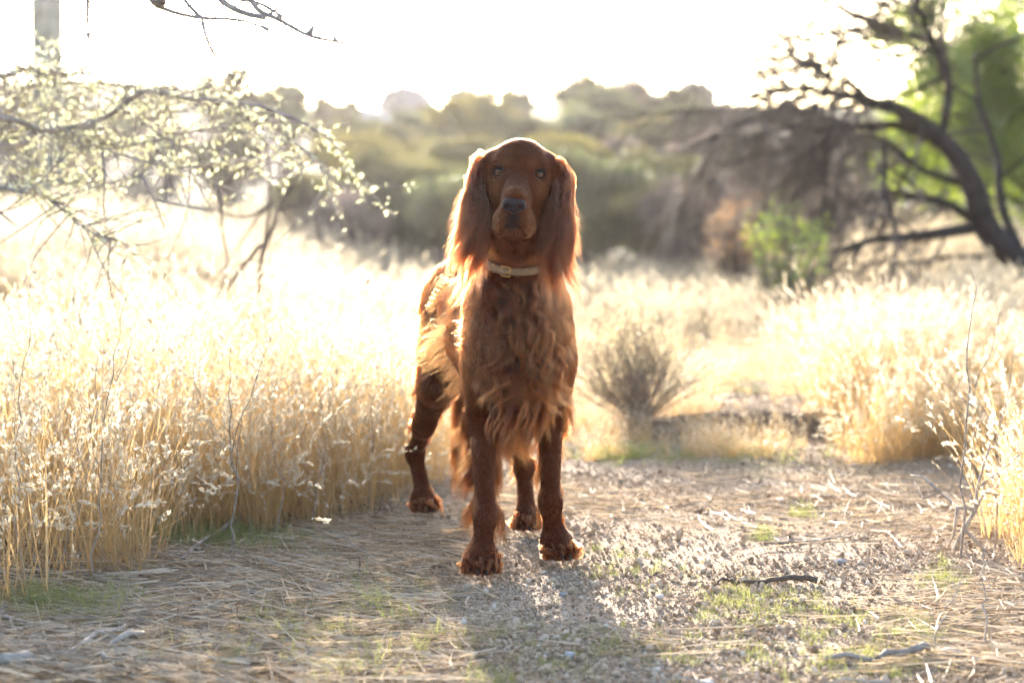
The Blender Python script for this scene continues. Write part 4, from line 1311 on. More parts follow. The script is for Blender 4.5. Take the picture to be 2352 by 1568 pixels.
def ell(c, r, k=0.03, R=None, sub=False):
    c = np.asarray(c, float); r = np.asarray(r, float)
    R = np.eye(3) if R is None else R
    e = np.sqrt(((R * r[None, :]) ** 2).sum(1))
    s = _box(c - e, c + e)
    p = (_pts(s) - c.astype(np.float32)) @ R.astype(np.float32)
    k0 = np.linalg.norm(p / r, axis=-1); k1 = np.linalg.norm(p / (r * r), axis=-1) + 1e-9
    _put(s, (k0 * (k0 - 1.0) / k1).astype(np.float32), k, sub)


def cap(a, b, r1, r2, k=0.025, sub=False):
    a = np.asarray(a, float); b = np.asarray(b, float); r = max(r1, r2)
    s = _box(np.minimum(a, b) - r, np.maximum(a, b) + r)
    p = _pts(s) - a
    ba = b - a
    h = np.clip((p @ ba) / (ba @ ba), 0, 1)
    d = np.linalg.norm(p - h[..., None] * ba, axis=-1) - (r1 + (r2 - r1) * h)
    _put(s, d.astype(np.float32), k, sub)


def rotm(ax, ang):
    c, s = math.cos(ang), math.sin(ang)
    return {'x': np.array([[1, 0, 0], [0, c, -s], [0, s, c]]), 'y': np.array([[c, 0, s], [0, 1, 0], [-s, 0, c]]),
            'z': np.array([[c, -s, 0], [s, c, 0], [0, 0, 1]])}[ax]


# head frame: x to the viewer's right, f towards the viewer, z up; origin between the eyes
HO = W(1193, 397, 3.60)
HR = rotm('y', math.radians(3.6)) @ rotm('z', math.radians(-1.5)) @ rotm('x', math.radians(0.0))


def hp(x, f, z):
    return HO + HR @ np.array([x, -f, z])


def hell(c, r, k=0.02, tilt=None, sub=False):
    R = HR if tilt is None else HR @ tilt
    ell(hp(*c), (r[0], r[1], r[2]), k, R, sub)


def hcap(a, b, r1, r2, k=0.02, sub=False):
    cap(hp(*a), hp(*b), r1, r2, k, sub)


# --- trunk
ell((0.010, 3.850, 0.435), (0.108, 0.145, 0.165), 0.03)
ell((0.010, 3.775, 0.455), (0.070, 0.075, 0.120), 0.04)
ell((-0.015, 3.97, 0.455), (0.112, 0.15, 0.150), 0.05)
ell((-0.050, 4.08, 0.475), (0.105, 0.15, 0.128), 0.05)
cap((-0.075, 4.15, 0.50), (-0.098, 4.30, 0.53), 0.088, 0.085, 0.05)
ell((-0.100, 4.32, 0.515), (0.098, 0.11, 0.100), 0.05)
# --- neck
cap((0.008, 3.90, 0.56), (0.012, 3.76, 0.66), 0.090, 0.064, 0.05)
cap((0.012, 3.77, 0.64), (0.012, 3.69, 0.745), 0.062, 0.060, 0.03)
# --- front legs
LEGS = {}


def front_leg(sh, ua, el_, wr, pa, paw, yaw, key):
    ell(sh, (0.046, 0.095, 0.120), 0.035)
    cap(ua, el_, 0.048, 0.034, 0.035)
    cap(el_, wr, 0.0285, 0.0190, 0.02)
    ell(np.array(wr) + [0, -0.004, 0], (0.0210, 0.023, 0.028), 0.02)
    cap(wr, pa, 0.0180, 0.0225, 0.02)
    Rz = rotm('z', yaw)
    ell(paw, (0.036, 0.046, 0.030), 0.02, Rz)
    toes = []
    for dx, dy in ((-0.029, -0.020), (-0.0105, -0.036), (0.0105, -0.036), (0.029, -0.020)):
        c = np.array(paw) + Rz @ np.array([dx, dy, 0.0]); c[2] = 0.0165
        ell(c, (0.0118, 0.024, 0.0165), 0.007, Rz @ rotm('z', -dx * 6))
        toes.append((c, Rz @ rotm('z', -dx * 6)))
    cap(np.array(paw) + Rz @ np.array([0, 0.03, -0.010]), np.array(paw) + Rz @ np.array([0, 0.0, -0.014]), 0.014, 0.014, 0.01)
    LEGS[key] = toes


front_leg(W(1112, 755, 3.76), W(1116, 830, 3.72), W(1108, 955, 3.80), W(1115, 1180, 3.70), W(1107, 1262, 3.675),
          np.array([W(1105, 1300, 3.655)[0], 3.660, 0.030]), 0.05, 'left')
front_leg(W(1264, 765, 3.87), W(1266, 835, 3.83), W(1264, 945, 3.92), W(1264, 1150, 3.84), W(1272, 1225, 3.83),
          np.array([W(1280, 1265, 3.82)[0], 3.820, 0.030]), 0.28, 'right')


# --- hind legs
def hind_leg(hip, knee, hock, foot, yaw, key):
    hip, knee, hock, foot = [np.array(a, float) for a in (hip, knee, hock, foot)]
    ell(hip + [0, 0.01, -0.035], (0.062, 0.100, 0.125), 0.05)
    cap(hip + (knee - hip) * 0.35, knee, 0.066, 0.045, 0.04)
    cap(knee, knee + (hock - knee) * 0.6, 0.043, 0.027, 0.03)
    cap(knee + (hock - knee) * 0.55, hock, 0.024, 0.0185, 0.02)
    ell(hock + [0, 0.006, 0.004], (0.0215, 0.026, 0.028), 0.015)
    cap(hock, foot + [0, 0.012, 0.02], 0.0185, 0.0200, 0.02)
    Rz = rotm('z', yaw)
    ell(foot, (0.032, 0.042, 0.026), 0.02, Rz)
    toes = []
    for dx, dy in ((-0.026, -0.020), (-0.0095, -0.034), (0.0095, -0.034), (0.026, -0.020)):
        c = foot + Rz @ np.array([dx, dy, 0.0]); c[2] = 0.015
        ell(c, (0.0105, 0.022, 0.015), 0.007, Rz @ rotm('z', -dx * 6))
        toes.append((c, Rz @ rotm('z', -dx * 6)))
    LEGS[key] = toes


hl_foot = W(972, 1160, 4.46); hl_foot[2] = 0.026
hind_leg((-0.145, 4.30, 0.50), W(1004, 880, 4.26), W(953, 1040, 4.53), hl_foot, 0.35, 'hind_left')
hr_foot = W(1209, 1205, 4.19); hr_foot[2] = 0.026
hind_leg((-0.050, 4.26, 0.49), W(1150, 900, 4.12), W(1204, 1075, 4.27), hr_foot, 0.0, 'hind_right')
# --- tail
cap((-0.105, 4.40, 0.555), (-0.118, 4.49, 0.46), 0.028, 0.017, 0.03)
cap((-0.118, 4.49, 0.46), W(1062, 960, 4.50), 0.017, 0.012, 0.015)
cap(W(1062, 960, 4.50), W(1052, 1060, 4.49), 0.012, 0.006, 0.01)

# --- head
hell((0, -0.055, 0.006), (0.0655, 0.082, 0.063), 0.02)
hell((0, -0.012, 0.022), (0.046, 0.034, 0.038), 0.025)
for s_ in (-1, 1):
    hell((s_ * 0.031, 0.002, 0.0215), (0.021, 0.016, 0.0115), 0.014, rotm('y', s_ * 0.25))
    hell((s_ * 0.043, -0.035, -0.028), (0.023, 0.045, 0.040), 0.025)
    hell((s_ * 0.028, 0.012, -0.034), (0.016, 0.030, 0.022), 0.02)
hcap((0, 0.000, -0.004), (-0.002, 0.100, -0.048), 0.0235, 0.0200, 0.02)
hell((-0.002, 0.058, -0.058), (0.0290, 0.056, 0.032), 0.02)
for s_ in (-1, 1):
    hell((s_ * 0.0225 - 0.003, 0.064, -0.096), (0.0195, 0.043, 0.031), 0.012, rotm('y', s_ * -0.22))
hell((-0.003, 0.098, -0.082), (0.027, 0.017, 0.022), 0.014)
hell((-0.004, 0.084, -0.1135), (0.0185, 0.026, 0.0125), 0.008)
hcap((-0.004, 0.060, -0.108), (0, -0.045, -0.098), 0.020, 0.040, 0.02)
hcap((0, -0.02, -0.085), (0, -0.075, -0.12), 0.046, 0.060, 0.03)
# mouth line, philtrum, eye sockets
for s_ in (-1, 1):
    hcap((-0.004, 0.116, -0.1005), (s_ * 0.017 - 0.004, 0.108, -0.1085), 0.0030, 0.0030, 0.005, True)
    hcap((s_ * 0.017 - 0.004, 0.108, -0.1085), (s_ * 0.026 - 0.004, 0.085, -0.122), 0.003, 0.003, 0.005, True)
hcap((-0.003, 0.118, -0.082), (-0.003, 0.117, -0.098), 0.0022, 0.0022, 0.004, True)
EYES = [(-0.0405, -0.0035, 0.000), (0.0405, -0.0035, 0.0005)]
for e_ in EYES:
    s_ = 1 if e_[0] > 0 else -1
    hell((e_[0], e_[1] + 0.011, e_[2]), (0.0125, 0.014, 0.0105), 0.010, None, True)
    for a_ in np.linspace(0, 2 * PI, 15)[:-1]:      # lids
        up_ = max(0.0, math.sin(a_))
        hell((e_[0] + 0.0118 * math.cos(a_), e_[1] + 0.0080 - 0.0024 * abs(math.cos(a_)) + 0.0022 * up_, e_[2] + (0.0060 if up_ > 0 else 0.0084) * math.sin(a_)), (0.0036, 0.0036 + 0.0012 * up_, 0.0030 + 0.0008 * up_), 0.005)
# ear leathers
EAR = {}
for s_, key in ((-1, 'left'), (1, 'right')):
    c = (s_ * 0.080, -0.040, -0.064)
    r = (0.0190, 0.036, 0.078)
    T = rotm('y', s_ * -0.13)
    EAR[key] = (c, r, T)
    hell(c, r, 0.012, T)
    hell((s_ * 0.060, -0.050, 0.006), (0.022, 0.036, 0.030), 0.03)


def surface_nets(V, org, h):
    """quad mesh of the zero level of V"""
    ins = V < 0
    nx, ny, nz = V.shape
    occ = np.zeros((nx - 1, ny - 1, nz - 1), np.uint8)
    for dx in (0, 1):
        for dy in (0, 1):
            for dz in (0, 1):
                occ += ins[dx:nx - 1 + dx, dy:ny - 1 + dy, dz:nz - 1 + dz]
    cells = np.argwhere((occ > 0) & (occ < 8))
    idx = -np.ones(occ.shape, np.int32)
    idx[cells[:, 0], cells[:, 1], cells[:, 2]] = np.arange(len(cells))
    acc = np.zeros((len(cells), 3)); cnt = np.zeros(len(cells))
    cr = [np.array(c) for c in [(0, 0, 0), (1, 0, 0), (0, 1, 0), (1, 1, 0), (0, 0, 1), (1, 0, 1), (0, 1, 1), (1, 1, 1)]]
    for a in range(8):
        for b in range(a + 1, 8):
            if abs(cr[a] - cr[b]).sum() != 1: continue
            pa = cells + cr[a]; pb = cells + cr[b]
            va = V[pa[:, 0], pa[:, 1], pa[:, 2]]; vb = V[pb[:, 0], pb[:, 1], pb[:, 2]]
            m = (va < 0) != (vb < 0)
            t = np.where(m, va / np.where(m, va - vb, 1), 0)
            p = cr[a] + t[:, None] * (cr[b] - cr[a])
            acc[m] += p[m]; cnt[m] += 1
    verts = org + h * (cells + acc / cnt[:, None])
    quads = []
    for ax in range(3):
        o1, o2 = [(1, 2), (2, 0), (0, 1)][ax]
        sl0 = [slice(None)] * 3; sl1 = [slice(None)] * 3
        sl0[ax] = slice(0, -1); sl1[ax] = slice(1, None)
        A = ins[tuple(sl0)]; B = ins[tuple(sl1)]
        e = np.argwhere(A != B)
        e = e[(e[:, o1] > 0) & (e[:, o2] > 0) & (e[:, o1] < V.shape[o1] - 1) & (e[:, o2] < V.shape[o2] - 1)]
        flip = A[e[:, 0], e[:, 1], e[:, 2]]
        q = []
        for d1, d2 in ((0, 0), (-1, 0), (-1, -1), (0, -1)):
            c = e.copy(); c[:, o1] += d1; c[:, o2] += d2
            q.append(idx[c[:, 0], c[:, 1], c[:, 2]])
        q = np.stack(q, -1)
        q[~flip] = q[~flip][:, ::-1]
        quads.append(q)
    return verts, np.concatenate(quads)


bv, bq = surface_nets(grid, G0, H)


def gsample(p):
    q = (p - G0) / H
    i = np.floor(q).astype(int)
    i = np.clip(i, 0, GN - 2)
    f = np.clip(q - i, 0, 1)
    r = 0
    for dx in (0, 1):
        for dy in (0, 1):
            for dz in (0, 1):
                w = (f[:, 0] if dx else 1 - f[:, 0]) * (f[:, 1] if dy else 1 - f[:, 1]) * (f[:, 2] if dz else 1 - f[:, 2])
                r = r + w * grid[i[:, 0] + dx, i[:, 1] + dy, i[:, 2] + dz]
    return r


def gnormal(p, e=0.004):
    g = np.stack([gsample(p + d) - gsample(p - d) for d in np.eye(3) * e], -1)
    return g / (np.linalg.norm(g, axis=1)[:, None] + 1e-9)


def to_head(p):
    q = (p - HO) @ HR
    return np.stack([q[:, 0], -q[:, 1], q[:, 2]], -1)


M_hair_body = mat_hair('mahogany coat', (0.024, 0.0034, 0.0007), (0.078, 0.0122, 0.0024), 0.24, (0.16, 0.036, 0.007), 0.5, tan=(0.26, 0.092, 0.028))
M_hair_long = mat_hair('chestnut feathering', (0.012, 0.0018, 0.0004), (0.036, 0.0060, 0.0012), 0.24, (0.10, 0.023, 0.0045), 0.5, tan=(0.235, 0.068, 0.016))  # tan: highlights of the curls, put into the colour
M_hair_ear = mat_hair('mahogany ear feathering', (0.011, 0.0018, 0.0006), (0.036, 0.0062, 0.0017), 0.24, (0.08, 0.018, 0.0045), 0.6, tan=(0.15, 0.036, 0.010))


def mat_skin():
    m, nt, out = newmat('dog coat under the hair')
    b = nd(nt, 'ShaderNodeBsdfPrincipled')
    at = nd(nt, 'ShaderNodeAttribute', attribute_name='dark')
    tc = nd(nt, 'ShaderNodeTexCoord')
    n = nd(nt, 'ShaderNodeTexNoise'); n.inputs['Scale'].default_value = 120; n.inputs['Detail'].default_value = 5
    nt.links.new(tc.outputs['Object'], n.inputs['Vector'])
    c = ramp(nt, n.outputs[0], [(0.3, (0.040, 0.0088, 0.0028)), (0.7, (0.075, 0.0175, 0.0052))])
    mx = nd(nt, 'ShaderNodeMixRGB'); nt.links.new(at.outputs['Fac'], mx.inputs[0]); nt.links.new(c, mx.inputs[1])
    mx.inputs[2].default_value = (0.016, 0.011, 0.012, 1)
    a2 = nd(nt, 'ShaderNodeAttribute', attribute_name='tan')
    m2 = nd(nt, 'ShaderNodeMixRGB'); nt.links.new(a2.outputs['Fac'], m2.inputs[0]); nt.links.new(c, m2.inputs[1])
    m2.inputs[2].default_value = (0.14, 0.050, 0.017, 1); nt.links.new(m2.outputs[0], mx.inputs[1])
    nt.links.new(mx.outputs[0], b.inputs['Base Color'])
    b.inputs['Roughness'].default_value = 0.8
    b.inputs['Specular IOR Level'].default_value = 0.08
    nt.links.new(b.outputs[0], out.inputs[0])
    return m


def tan_of(q):
    """tan markings of the face, in the head frame"""
    def blob(c, rd):
        return np.exp(-(((q - np.array(c)) / np.array(rd)) ** 2).sum(1))
    tan = 0
    for sx_ in (-1, 1):
        tan = np.maximum(tan, 0.75 * blob((sx_ * 0.030 - 0.003, 0.075, -0.085), (0.020, 0.05, 0.036)))
        tan = np.maximum(tan, 0.65 * blob((sx_ * 0.046, 0.01, -0.030), (0.014, 0.05, 0.022)))
        tan = np.maximum(tan, 0.5 * blob((sx_ * 0.026, 0.02, 0.019), (0.011, 0.03, 0.007)))
    return np.maximum(tan, 0.35 * blob((-0.002, 0.095, -0.040), (0.028, 0.03, 0.014)))


COLLAR_C = np.array([0.010, 3.790, 0.662]); COLLAR_A = np.array([0.04, -0.53, 0.85]); COLLAR_A /= np.linalg.norm(COLLAR_A)


def build_dog():
    dog = link('dog', None, label='red setter dog standing on the gravel path facing the camera', category='dog')
    # a body is one continuous mesh
    hv = to_head(bv)
    near_eye = np.full(len(bv), 9.0)
    for e in EYES:
        c = np.array([e[0], e[1] + 0.010, e[2]])
        near_eye = np.minimum(near_eye, np.linalg.norm((hv - c) / np.array([1.15, 1.6, 1.0]), axis=1))
    dk = (1 - sstep(0.0095, 0.0135, near_eye)) * 0.85
    lip = np.exp(-(((hv[:, 0] + 0.003) / 0.014) ** 2 + ((hv[:, 2] + 0.092) / 0.013) ** 2)) * (hv[:, 1] > 0.095)
    mouth = np.exp(-(((hv[:, 0] + 0.004) / 0.020) ** 4 + ((hv[:, 2] + 0.1055) / 0.0045) ** 2)) * (hv[:, 1] > 0.09)
    dk = np.clip(np.maximum(dk, np.maximum(lip * 1.2, mouth * 1.1)), 0, 1)
    me = mesh_np('dog_body', bv, bq, mat_skin(), True)
    attr(me, 'dark', dk)
    attr(me, 'tan', tan_of(hv))
    link('body', me, dog)

    nrm = gnormal(bv)
    # nose: a mesh of its own
    n = 60
    hh = 0.0013
    ax = (np.arange(n) - n / 2) * hh
    X, Y, Z = np.meshgrid(ax, ax, ax, indexing='ij')      # x, f, z about the nose centre
    P = np.stack([X, Y, Z], -1)

    def e3(c, r):
        q = P - np.array(c); k0 = np.linalg.norm(q / np.array(r), axis=-1); k1 = np.linalg.norm(q / np.array(r) ** 2, axis=-1) + 1e-9
        return k0 * (k0 - 1) / k1
    V = e3((0, -0.004, 0.003), (0.0205, 0.016, 0.0130))
    V = _smin(V, e3((-0.0125, -0.002, -0.003), (0.0108, 0.012, 0.0105)), 0.008)
    V = _smin(V, e3((0.0125, -0.002, -0.003), (0.0108, 0.012, 0.0105)), 0.008)
    V = _smin(V, e3((0, 0.001, -0.008), (0.0085, 0.009, 0.0105)), 0.007)
    for s in (-1, 1):
        V = -_smin(-V, e3((s * 0.0112, 0.0105, -0.0050), (0.0060, 0.0085, 0.0052)), 0.003)
        V = -_smin(-V, e3((s * 0.0175, 0.0060, -0.0085), (0.0050, 0.0050, 0.0016)), 0.002)
    V = -_smin(-V, np.maximum(np.abs(X) - 0.0006, np.maximum(np.abs(Z + 0.011) - 0.009, -(Y - 0.006))), 0.002)
    nv, nq = surface_nets(V, np.array([ax[0]] * 3), hh)
    nv = np.array([[-0.004, 0.1135, -0.064]]) + nv
    nv = HO + np.stack([nv[:, 0], -nv[:, 1], nv[:, 2]], -1) @ HR.T
    nm, nt, out = newmat('nose leather')
    b = nd(nt, 'ShaderNodeBsdfPrincipled'); tc = nd(nt, 'ShaderNodeTexCoord')
    vo = nd(nt, 'ShaderNodeTexVoronoi'); vo.inputs['Scale'].default_value = 700
    nt.links.new(tc.outputs['Object'], vo.inputs['Vector'])
    bp = nd(nt, 'ShaderNodeBump'); bp.inputs['Strength'].default_value = 0.5; bp.inputs['Distance'].default_value = 0.0006
    nt.links.new(vo.outputs[0], bp.inputs['Height']); nt.links.new(bp.outputs[0], b.inputs['Normal'])
    b.inputs['Base Color'].default_value = (0.026, 0.015, 0.015, 1); b.inputs['Roughness'].default_value = 0.5; b.inputs['Specular IOR Level'].default_value = 0.22
    nt.links.new(b.outputs[0], out.inputs[0])
    link('nose', mesh_np('nose', nv, nq[:, ::-1], nm, True), dog)

    # eyes
    em, nt, out = newmat('amber eye')
    b = nd(nt, 'ShaderNodeBsdfPrincipled'); at = nd(nt, 'ShaderNodeAttribute', attribute_name='rad')
    c = ramp(nt, at.outputs['Fac'], [(0.0, (0.004, 0.003, 0.003)), (0.22, (0.004, 0.003, 0.003)), (0.28, (0.12, 0.046, 0.012)),
                                     (0.46, (0.24, 0.100, 0.026)), (0.56, (0.09, 0.034, 0.010)), (0.66, (0.012, 0.008, 0.007)), (1.0, (0.03, 0.018, 0.015))])
    nt.links.new(c, b.inputs['Base Color'])
    b.inputs['Roughness'].default_value = 0.25; b.inputs['Coat Weight'].default_value = 0.35; b.inputs['Coat Roughness'].default_value = 0.05
    b.inputs['Specular IOR Level'].default_value = 0.35
    nt.links.new(b.outputs[0], out.inputs[0])
    for e in EYES:
        nu, nw = 40, 32
        th = np.linspace(0, PI, nw); ph = np.arange(nu) * 2 * PI / nu
        T_, P_ = np.meshgrid(th, ph, indexing='ij')
        r = 0.0130 * (1 + 0.05 * np.exp(-(T_ / 0.5) ** 2))
        v = np.stack([r * np.sin(T_) * np.cos(P_), r * np.cos(T_), r * np.sin(T_) * np.sin(P_)], -1).reshape(-1, 3) + np.array(e)
        v = HO + np.stack([v[:, 0], -v[:, 1], v[:, 2]], -1) @ HR.T
        i = np.arange(nw - 1)[:, None] * nu; j = np.arange(nu)[None, :]; j2 = (j + 1) % nu
        q = np.stack([i + j, i + j2, i + nu + j2, i + nu + j], -1).reshape(-1, 4)
        me = mesh_np('eye', v, q, em, True)
        attr(me, 'rad', np.clip(T_.ravel() / 1.0, 0, 1))
        link('eye', me, dog)

    # claws
    cm = mat_plain('dark claw', (0.03, 0.025, 0.022), 0.35, 0.2, 90, 0)
    for key, toes in LEGS.items():
        for c, R in toes:
            g = Geo()
            s = 1.0 if 'hind' not in key else 0.85
            p0 = c + R @ np.array([0, -0.017, 0.000]); p1 = c + R @ np.array([0, -0.026 * 1, -0.003]); p2 = c + R @ np.array([0, -0.032, -0.011])
            g.tube([p0, p1, p2], [0.0042 * s, 0.0033 * s, 0.0010], 8)
            link('claw', g.mesh('claw', cm), dog)

    # ---------------- hair
    def curves(name, P, r0, r1, mat, parent=dog, tan=None):
        N, K, _ = P.shape
        hc = bpy.data.hair_curves.new(name)
        hc.add_curves([K] * N)
        hc.attributes['position'].data.foreach_set('vector', P.astype(np.float32).ravel()) if 'position' in hc.attributes else hc.points.foreach_set('position', P.astype(np.float32).ravel())
        ra = hc.attributes.get('radius') or hc.attributes.new('radius', 'FLOAT', 'POINT')
        t = np.linspace(0, 1, K)
        r0 = np.broadcast_to(r0, (N,)); r1 = np.broadcast_to(r1, (N,))
        ra.data.foreach_set('value', (r0[:, None] * (1 - t) + r1[:, None] * t).astype(np.float32).ravel())
        if tan is not None:
            a = hc.attributes.new('tan', 'FLOAT', 'CURVE'); a.data.foreach_set('value', np.asarray(tan, np.float32))
        hc.materials.append(mat)
        return link(name, hc, parent)

    def grow(root, field, length, K, lift=0.002, stiff=0.0, d0=None, coll=True):
        """trace strands along a direction field, kept outside the body"""
        p = root.copy(); N = len(p)
        out = [p.copy()]
        step = (length / (K - 1))[:, None]
        d = d0 if d0 is not None else field(p, 0.0)
        for i in range(1, K):
            t = i / (K - 1)
            f = field(p, t)
            d = d * stiff + f * (1 - stiff)
            d = d / (np.linalg.norm(d, axis=1)[:, None] + 1e-9)
            p = p + d * step
            if coll:
                s = gsample(p)
                tgt = lift * (0.4 + 0.6 * t)
                m = s < tgt
                if m.any():
                    nn = gnormal(p[m])
                    p[m] += nn * (tgt - s[m] if np.isscalar(tgt) else (tgt[m] - s[m]))[:, None]
            out.append(p.copy())
        return np.stack(out, 1)

    def sample(mask_w, n):
        w = mask_w / mask_w.sum()
        i = rng.choice(len(bv), n, p=w)
        j = rng.normal(size=(n, 3)) * H * 0.6
        nn = nrm[i]
        j -= (j * nn).sum(1)[:, None] * nn
        return bv[i] + j - nn * 0.0008, nn

    hx, hf, hz = hv.T
    is_head = (np.linalg.norm((hv - np.array([0, 0.0, -0.03])) / np.array([0.15, 0.15, 0.115]), axis=1) < 1)
    nose_c = np.array([-0.004, 0.113, -0.064])

    def head_dir(p):
        q = to_head(p)
        v = q - nose_c
        v[:, 1] *= 1.0
        side = np.sign(q[:, 0])
        m = (q[:, 1] > 0.02)
        v = v / (np.linalg.norm(v, axis=1)[:, None] + 1e-9)
        v[:, 2] -= np.where(q[:, 2] < -0.05, 0.9, 0.0) * 1.0
        v[:, 2] -= 1.1 * sstep(0.03, 0.065, np.abs(q[:, 0]))
        v[:, 1] -= 0.3
        v /= np.linalg.norm(v, axis=1)[:, None] + 1e-9
        w = np.stack([v[:, 0], -v[:, 1], v[:, 2]], -1)
        return w @ HR.T

    def body_field(p, t=0):
        q = to_head(p)
        hd = head_dir(p)
        wh = 1 - sstep(0.9, 1.15, np.linalg.norm((q - np.array([0, 0.0, -0.03])) / np.array([0.13, 0.15, 0.11]), axis=1))
        leg = 1 - sstep(0.25, 0.36, p[:, 2])
        front = 1 - sstep(3.74, 3.88, p[:, 1])
        sx = (p[:, 0] - 0.01) / 0.1
        b = np.stack([sx * 0.10 * (1 - front) + 0.0 * sx, 0.95 * (1 - front), -0.55 - 0.75 * front], -1)
        b += np.stack([fbm(p[:, 0] * 9 + 5, p[:, 2] * 7, 3, 2) * 1.2, 0 * sx, fbm(p[:, 1] * 8 + 5, p[:, 2] * 7, 9, 2) * 0.4], -1)
        l = np.stack([0 * sx, np.full_like(sx, 0.25), -np.ones_like(sx)], -1)
        paw = 1 - sstep(0.03, 0.06, p[:, 2])
        l[:, 1] = l[:, 1] * (1 - paw) - 1.1 * paw
        l[:, 2] = l[:, 2] * (1 - 0.45 * paw)
        d = b * (1 - leg[:, None]) + l * leg[:, None]
        d = d * (1 - wh[:, None]) + hd * wh[:, None]
        return d / (np.linalg.norm(d, axis=1)[:, None] + 1e-9)

    def tangent(d, n, up):
        d = d - (d * n).sum(1)[:, None] * n
        d /= np.linalg.norm(d, axis=1)[:, None] + 1e-9
        return d + n * up

    # area weights: denser on the face, none on eyes, lips and the nose
    wgt = np.ones(len(bv))
    bare = (near_eye < 0.0135) | (np.linalg.norm((hv - nose_c) / np.array([0.0215, 0.02, 0.018]), axis=1) < 1) | (mouth > 0.5)
    wgt[is_head] = 4.5
    wgt[(lip > 0.35)] = 0.7
    wgt[bare] = 0
    wgt[(bv[:, 2] < 0.002)] = 0
    facing = (nrm[:, 1] < 0.45)
    wgt[~facing] *= 0.35

    # short coat
    n = 240000
    r, nn = sample(wgt, n)
    q = to_head(r)
    inh = 1 - sstep(0.85, 1.2, np.linalg.norm((q - np.array([0, 0.0, -0.03])) / np.array([0.12, 0.14, 0.11]), axis=1))
    face = sstep(-0.03, 0.03, q[:, 1]) * inh
    low = 1 - sstep(0.24, 0.36, r[:, 2])
    L = 0.023 * (1 - inh) + inh * (0.012 * (1 - face) + 0.0050 * face)
    L = np.where((q[:, 1] > 0.01) & (q[:, 2] > -0.14) & (np.abs(q[:, 0]) < 0.06), 0.0052, L)
    L = L * (1 - low) + 0.010 * low
    L = L * (0.25 + 0.75 * sstep(0.008, 0.016, np.abs((r - COLLAR_C) @ COLLAR_A)))
    L *= rng.uniform(0.65, 1.3, n)
    up = (0.15 * (1 - low) + 0.09 * low) * (1 - inh) + 0.08 * inh
    # tufting: neighbouring hairs lean together
    tw = np.stack([fbm(r[:, 0] * 50, r[:, 2] * 50, 21, 2), fbm(r[:, 1] * 50, r[:, 2] * 50, 31, 2), fbm(r[:, 0] * 50 + 9, r[:, 1] * 50, 41, 2)], -1)
    K = 5

    def f1(p, t):
        d = tangent(body_field(p), nn, (up * (1 - 0.8 * t))[:, None] if not np.isscalar(up) else up)
        d = d + tw * 0.45 * (1 - inh * 0.5)[:, None] + rng.normal(size=p.shape) * 0.05
        return d / np.linalg.norm(d, axis=1)[:, None]
    P = grow(r, f1, L, K, coll=False)
    tan = np.maximum(tan_of(q), 0.35 * (1 - sstep(0.015, 0.05, r[:, 2])) * rng.uniform(0, 1, n))
    curves('short_coat', P, rng.uniform(0.00026, 0.00052, n), 0.00008, M_hair_body, tan=tan)

    # locks: guides with clumped strands around them
    def locks(name, roots, nrms, dfield, length, child, spread, tight, mat, wave=0.0, wlen=0.05, K=12, lift=0.004, r0=0.00030, r1=0.00008, stiff=0.5, stray=0.06, up0=0.4, coll=True):
        G = len(roots)
        length = np.broadcast_to(length, (G,)).astype(float)
        ph = fbm(roots[:, 0] * 9 + 3, roots[:, 2] * 9 + roots[:, 1] * 5, 61, 2) * 9 + rng.normal(size=G) * 0.5
        length = length * rng.uniform(0.75, 1.2, G)
        lf = lift * rng.uniform(0.5, 2.2, G)
        gd0 = tangent(dfield(roots, 0.0), nrms, up0)

        def fld(p, t):
            d = dfield(p, t)
            if wave:
                s = t * length / wlen * 2 * PI + ph
                side = np.cross(d, np.tile([0, 1.0, 0.15], (len(p), 1)))
                side /= np.linalg.norm(side, axis=1)[:, None] + 1e-9
                d = d + side * (np.cos(s) * wave)[:, None] + np.cross(d, side) * (np.sin(s) * wave * 0.5)[:, None]
            return d / (np.linalg.norm(d, axis=1)[:, None] + 1e-9)
        gp = roots.copy(); out = [gp.copy()]
        d = gd0 / np.linalg.norm(gd0, axis=1)[:, None]
        step = (length / (K - 1))[:, None]
        for i in range(1, K):
            t = i / (K - 1)
            d = d * stiff + fld(gp, t) * (1 - stiff)
            d /= np.linalg.norm(d, axis=1)[:, None] + 1e-9
            gp = gp + d * step
            if coll:
                s = gsample(gp); tgt = lf
                m = s < tgt
                if m.any(): gp[m] += gnormal(gp[m]) * (tgt[m] - s[m])[:, None]
            out.append(gp.copy())
        GPath = np.stack(out, 1)                              # G,K,3
        gi = np.repeat(np.arange(G), child)
        N = len(gi)
        off = rng.normal(size=(N, 3)) * spread
        base = GPath[gi]
        t = np.linspace(0, 1, K)[None, :, None]
        cl = (1 - tight * np.sin(np.clip(t * 1.15, 0, 1) * PI / 2))
        lenv = rng.uniform(0.6, 1.0, N)
        # shorter strands: resample along the guide
        ts = (np.linspace(0, 1, K)[None, :] * lenv[:, None]) * (K - 1)
        i0 = np.clip(np.floor(ts).astype(int), 0, K - 2); fr = (ts - i0)[..., None]
        ii = np.arange(N)[:, None]
        P = base[ii, i0] * (1 - fr) + base[ii, i0 + 1] * fr
        P = P + off[:, None, :] * cl
        st = rng.normal(size=(N, 3)) * stray
        P = P + st[:, None, :] * (t ** 2) * (length[gi] * 0.6)[:, None, None]
        cur = rng.normal(size=(N, K, 3)) * 0.0005
        P = P + cur * t
        # roots back onto the skin
        s = gsample(P[:, 0]); nn0 = gnormal(P[:, 0])
        P[:, 0] -= nn0 * (s + 0.001)[:, None]
        curves(name, P, rng.uniform(0.7, 1.3, N) * r0, r1, mat, tan=np.clip(rng.beta(0.7, 1.6, G)[gi] + rng.normal(0, 0.08, N), 0, 1))  # random paler locks: highlight streaks put into the hair colour

    HRT = HR.T
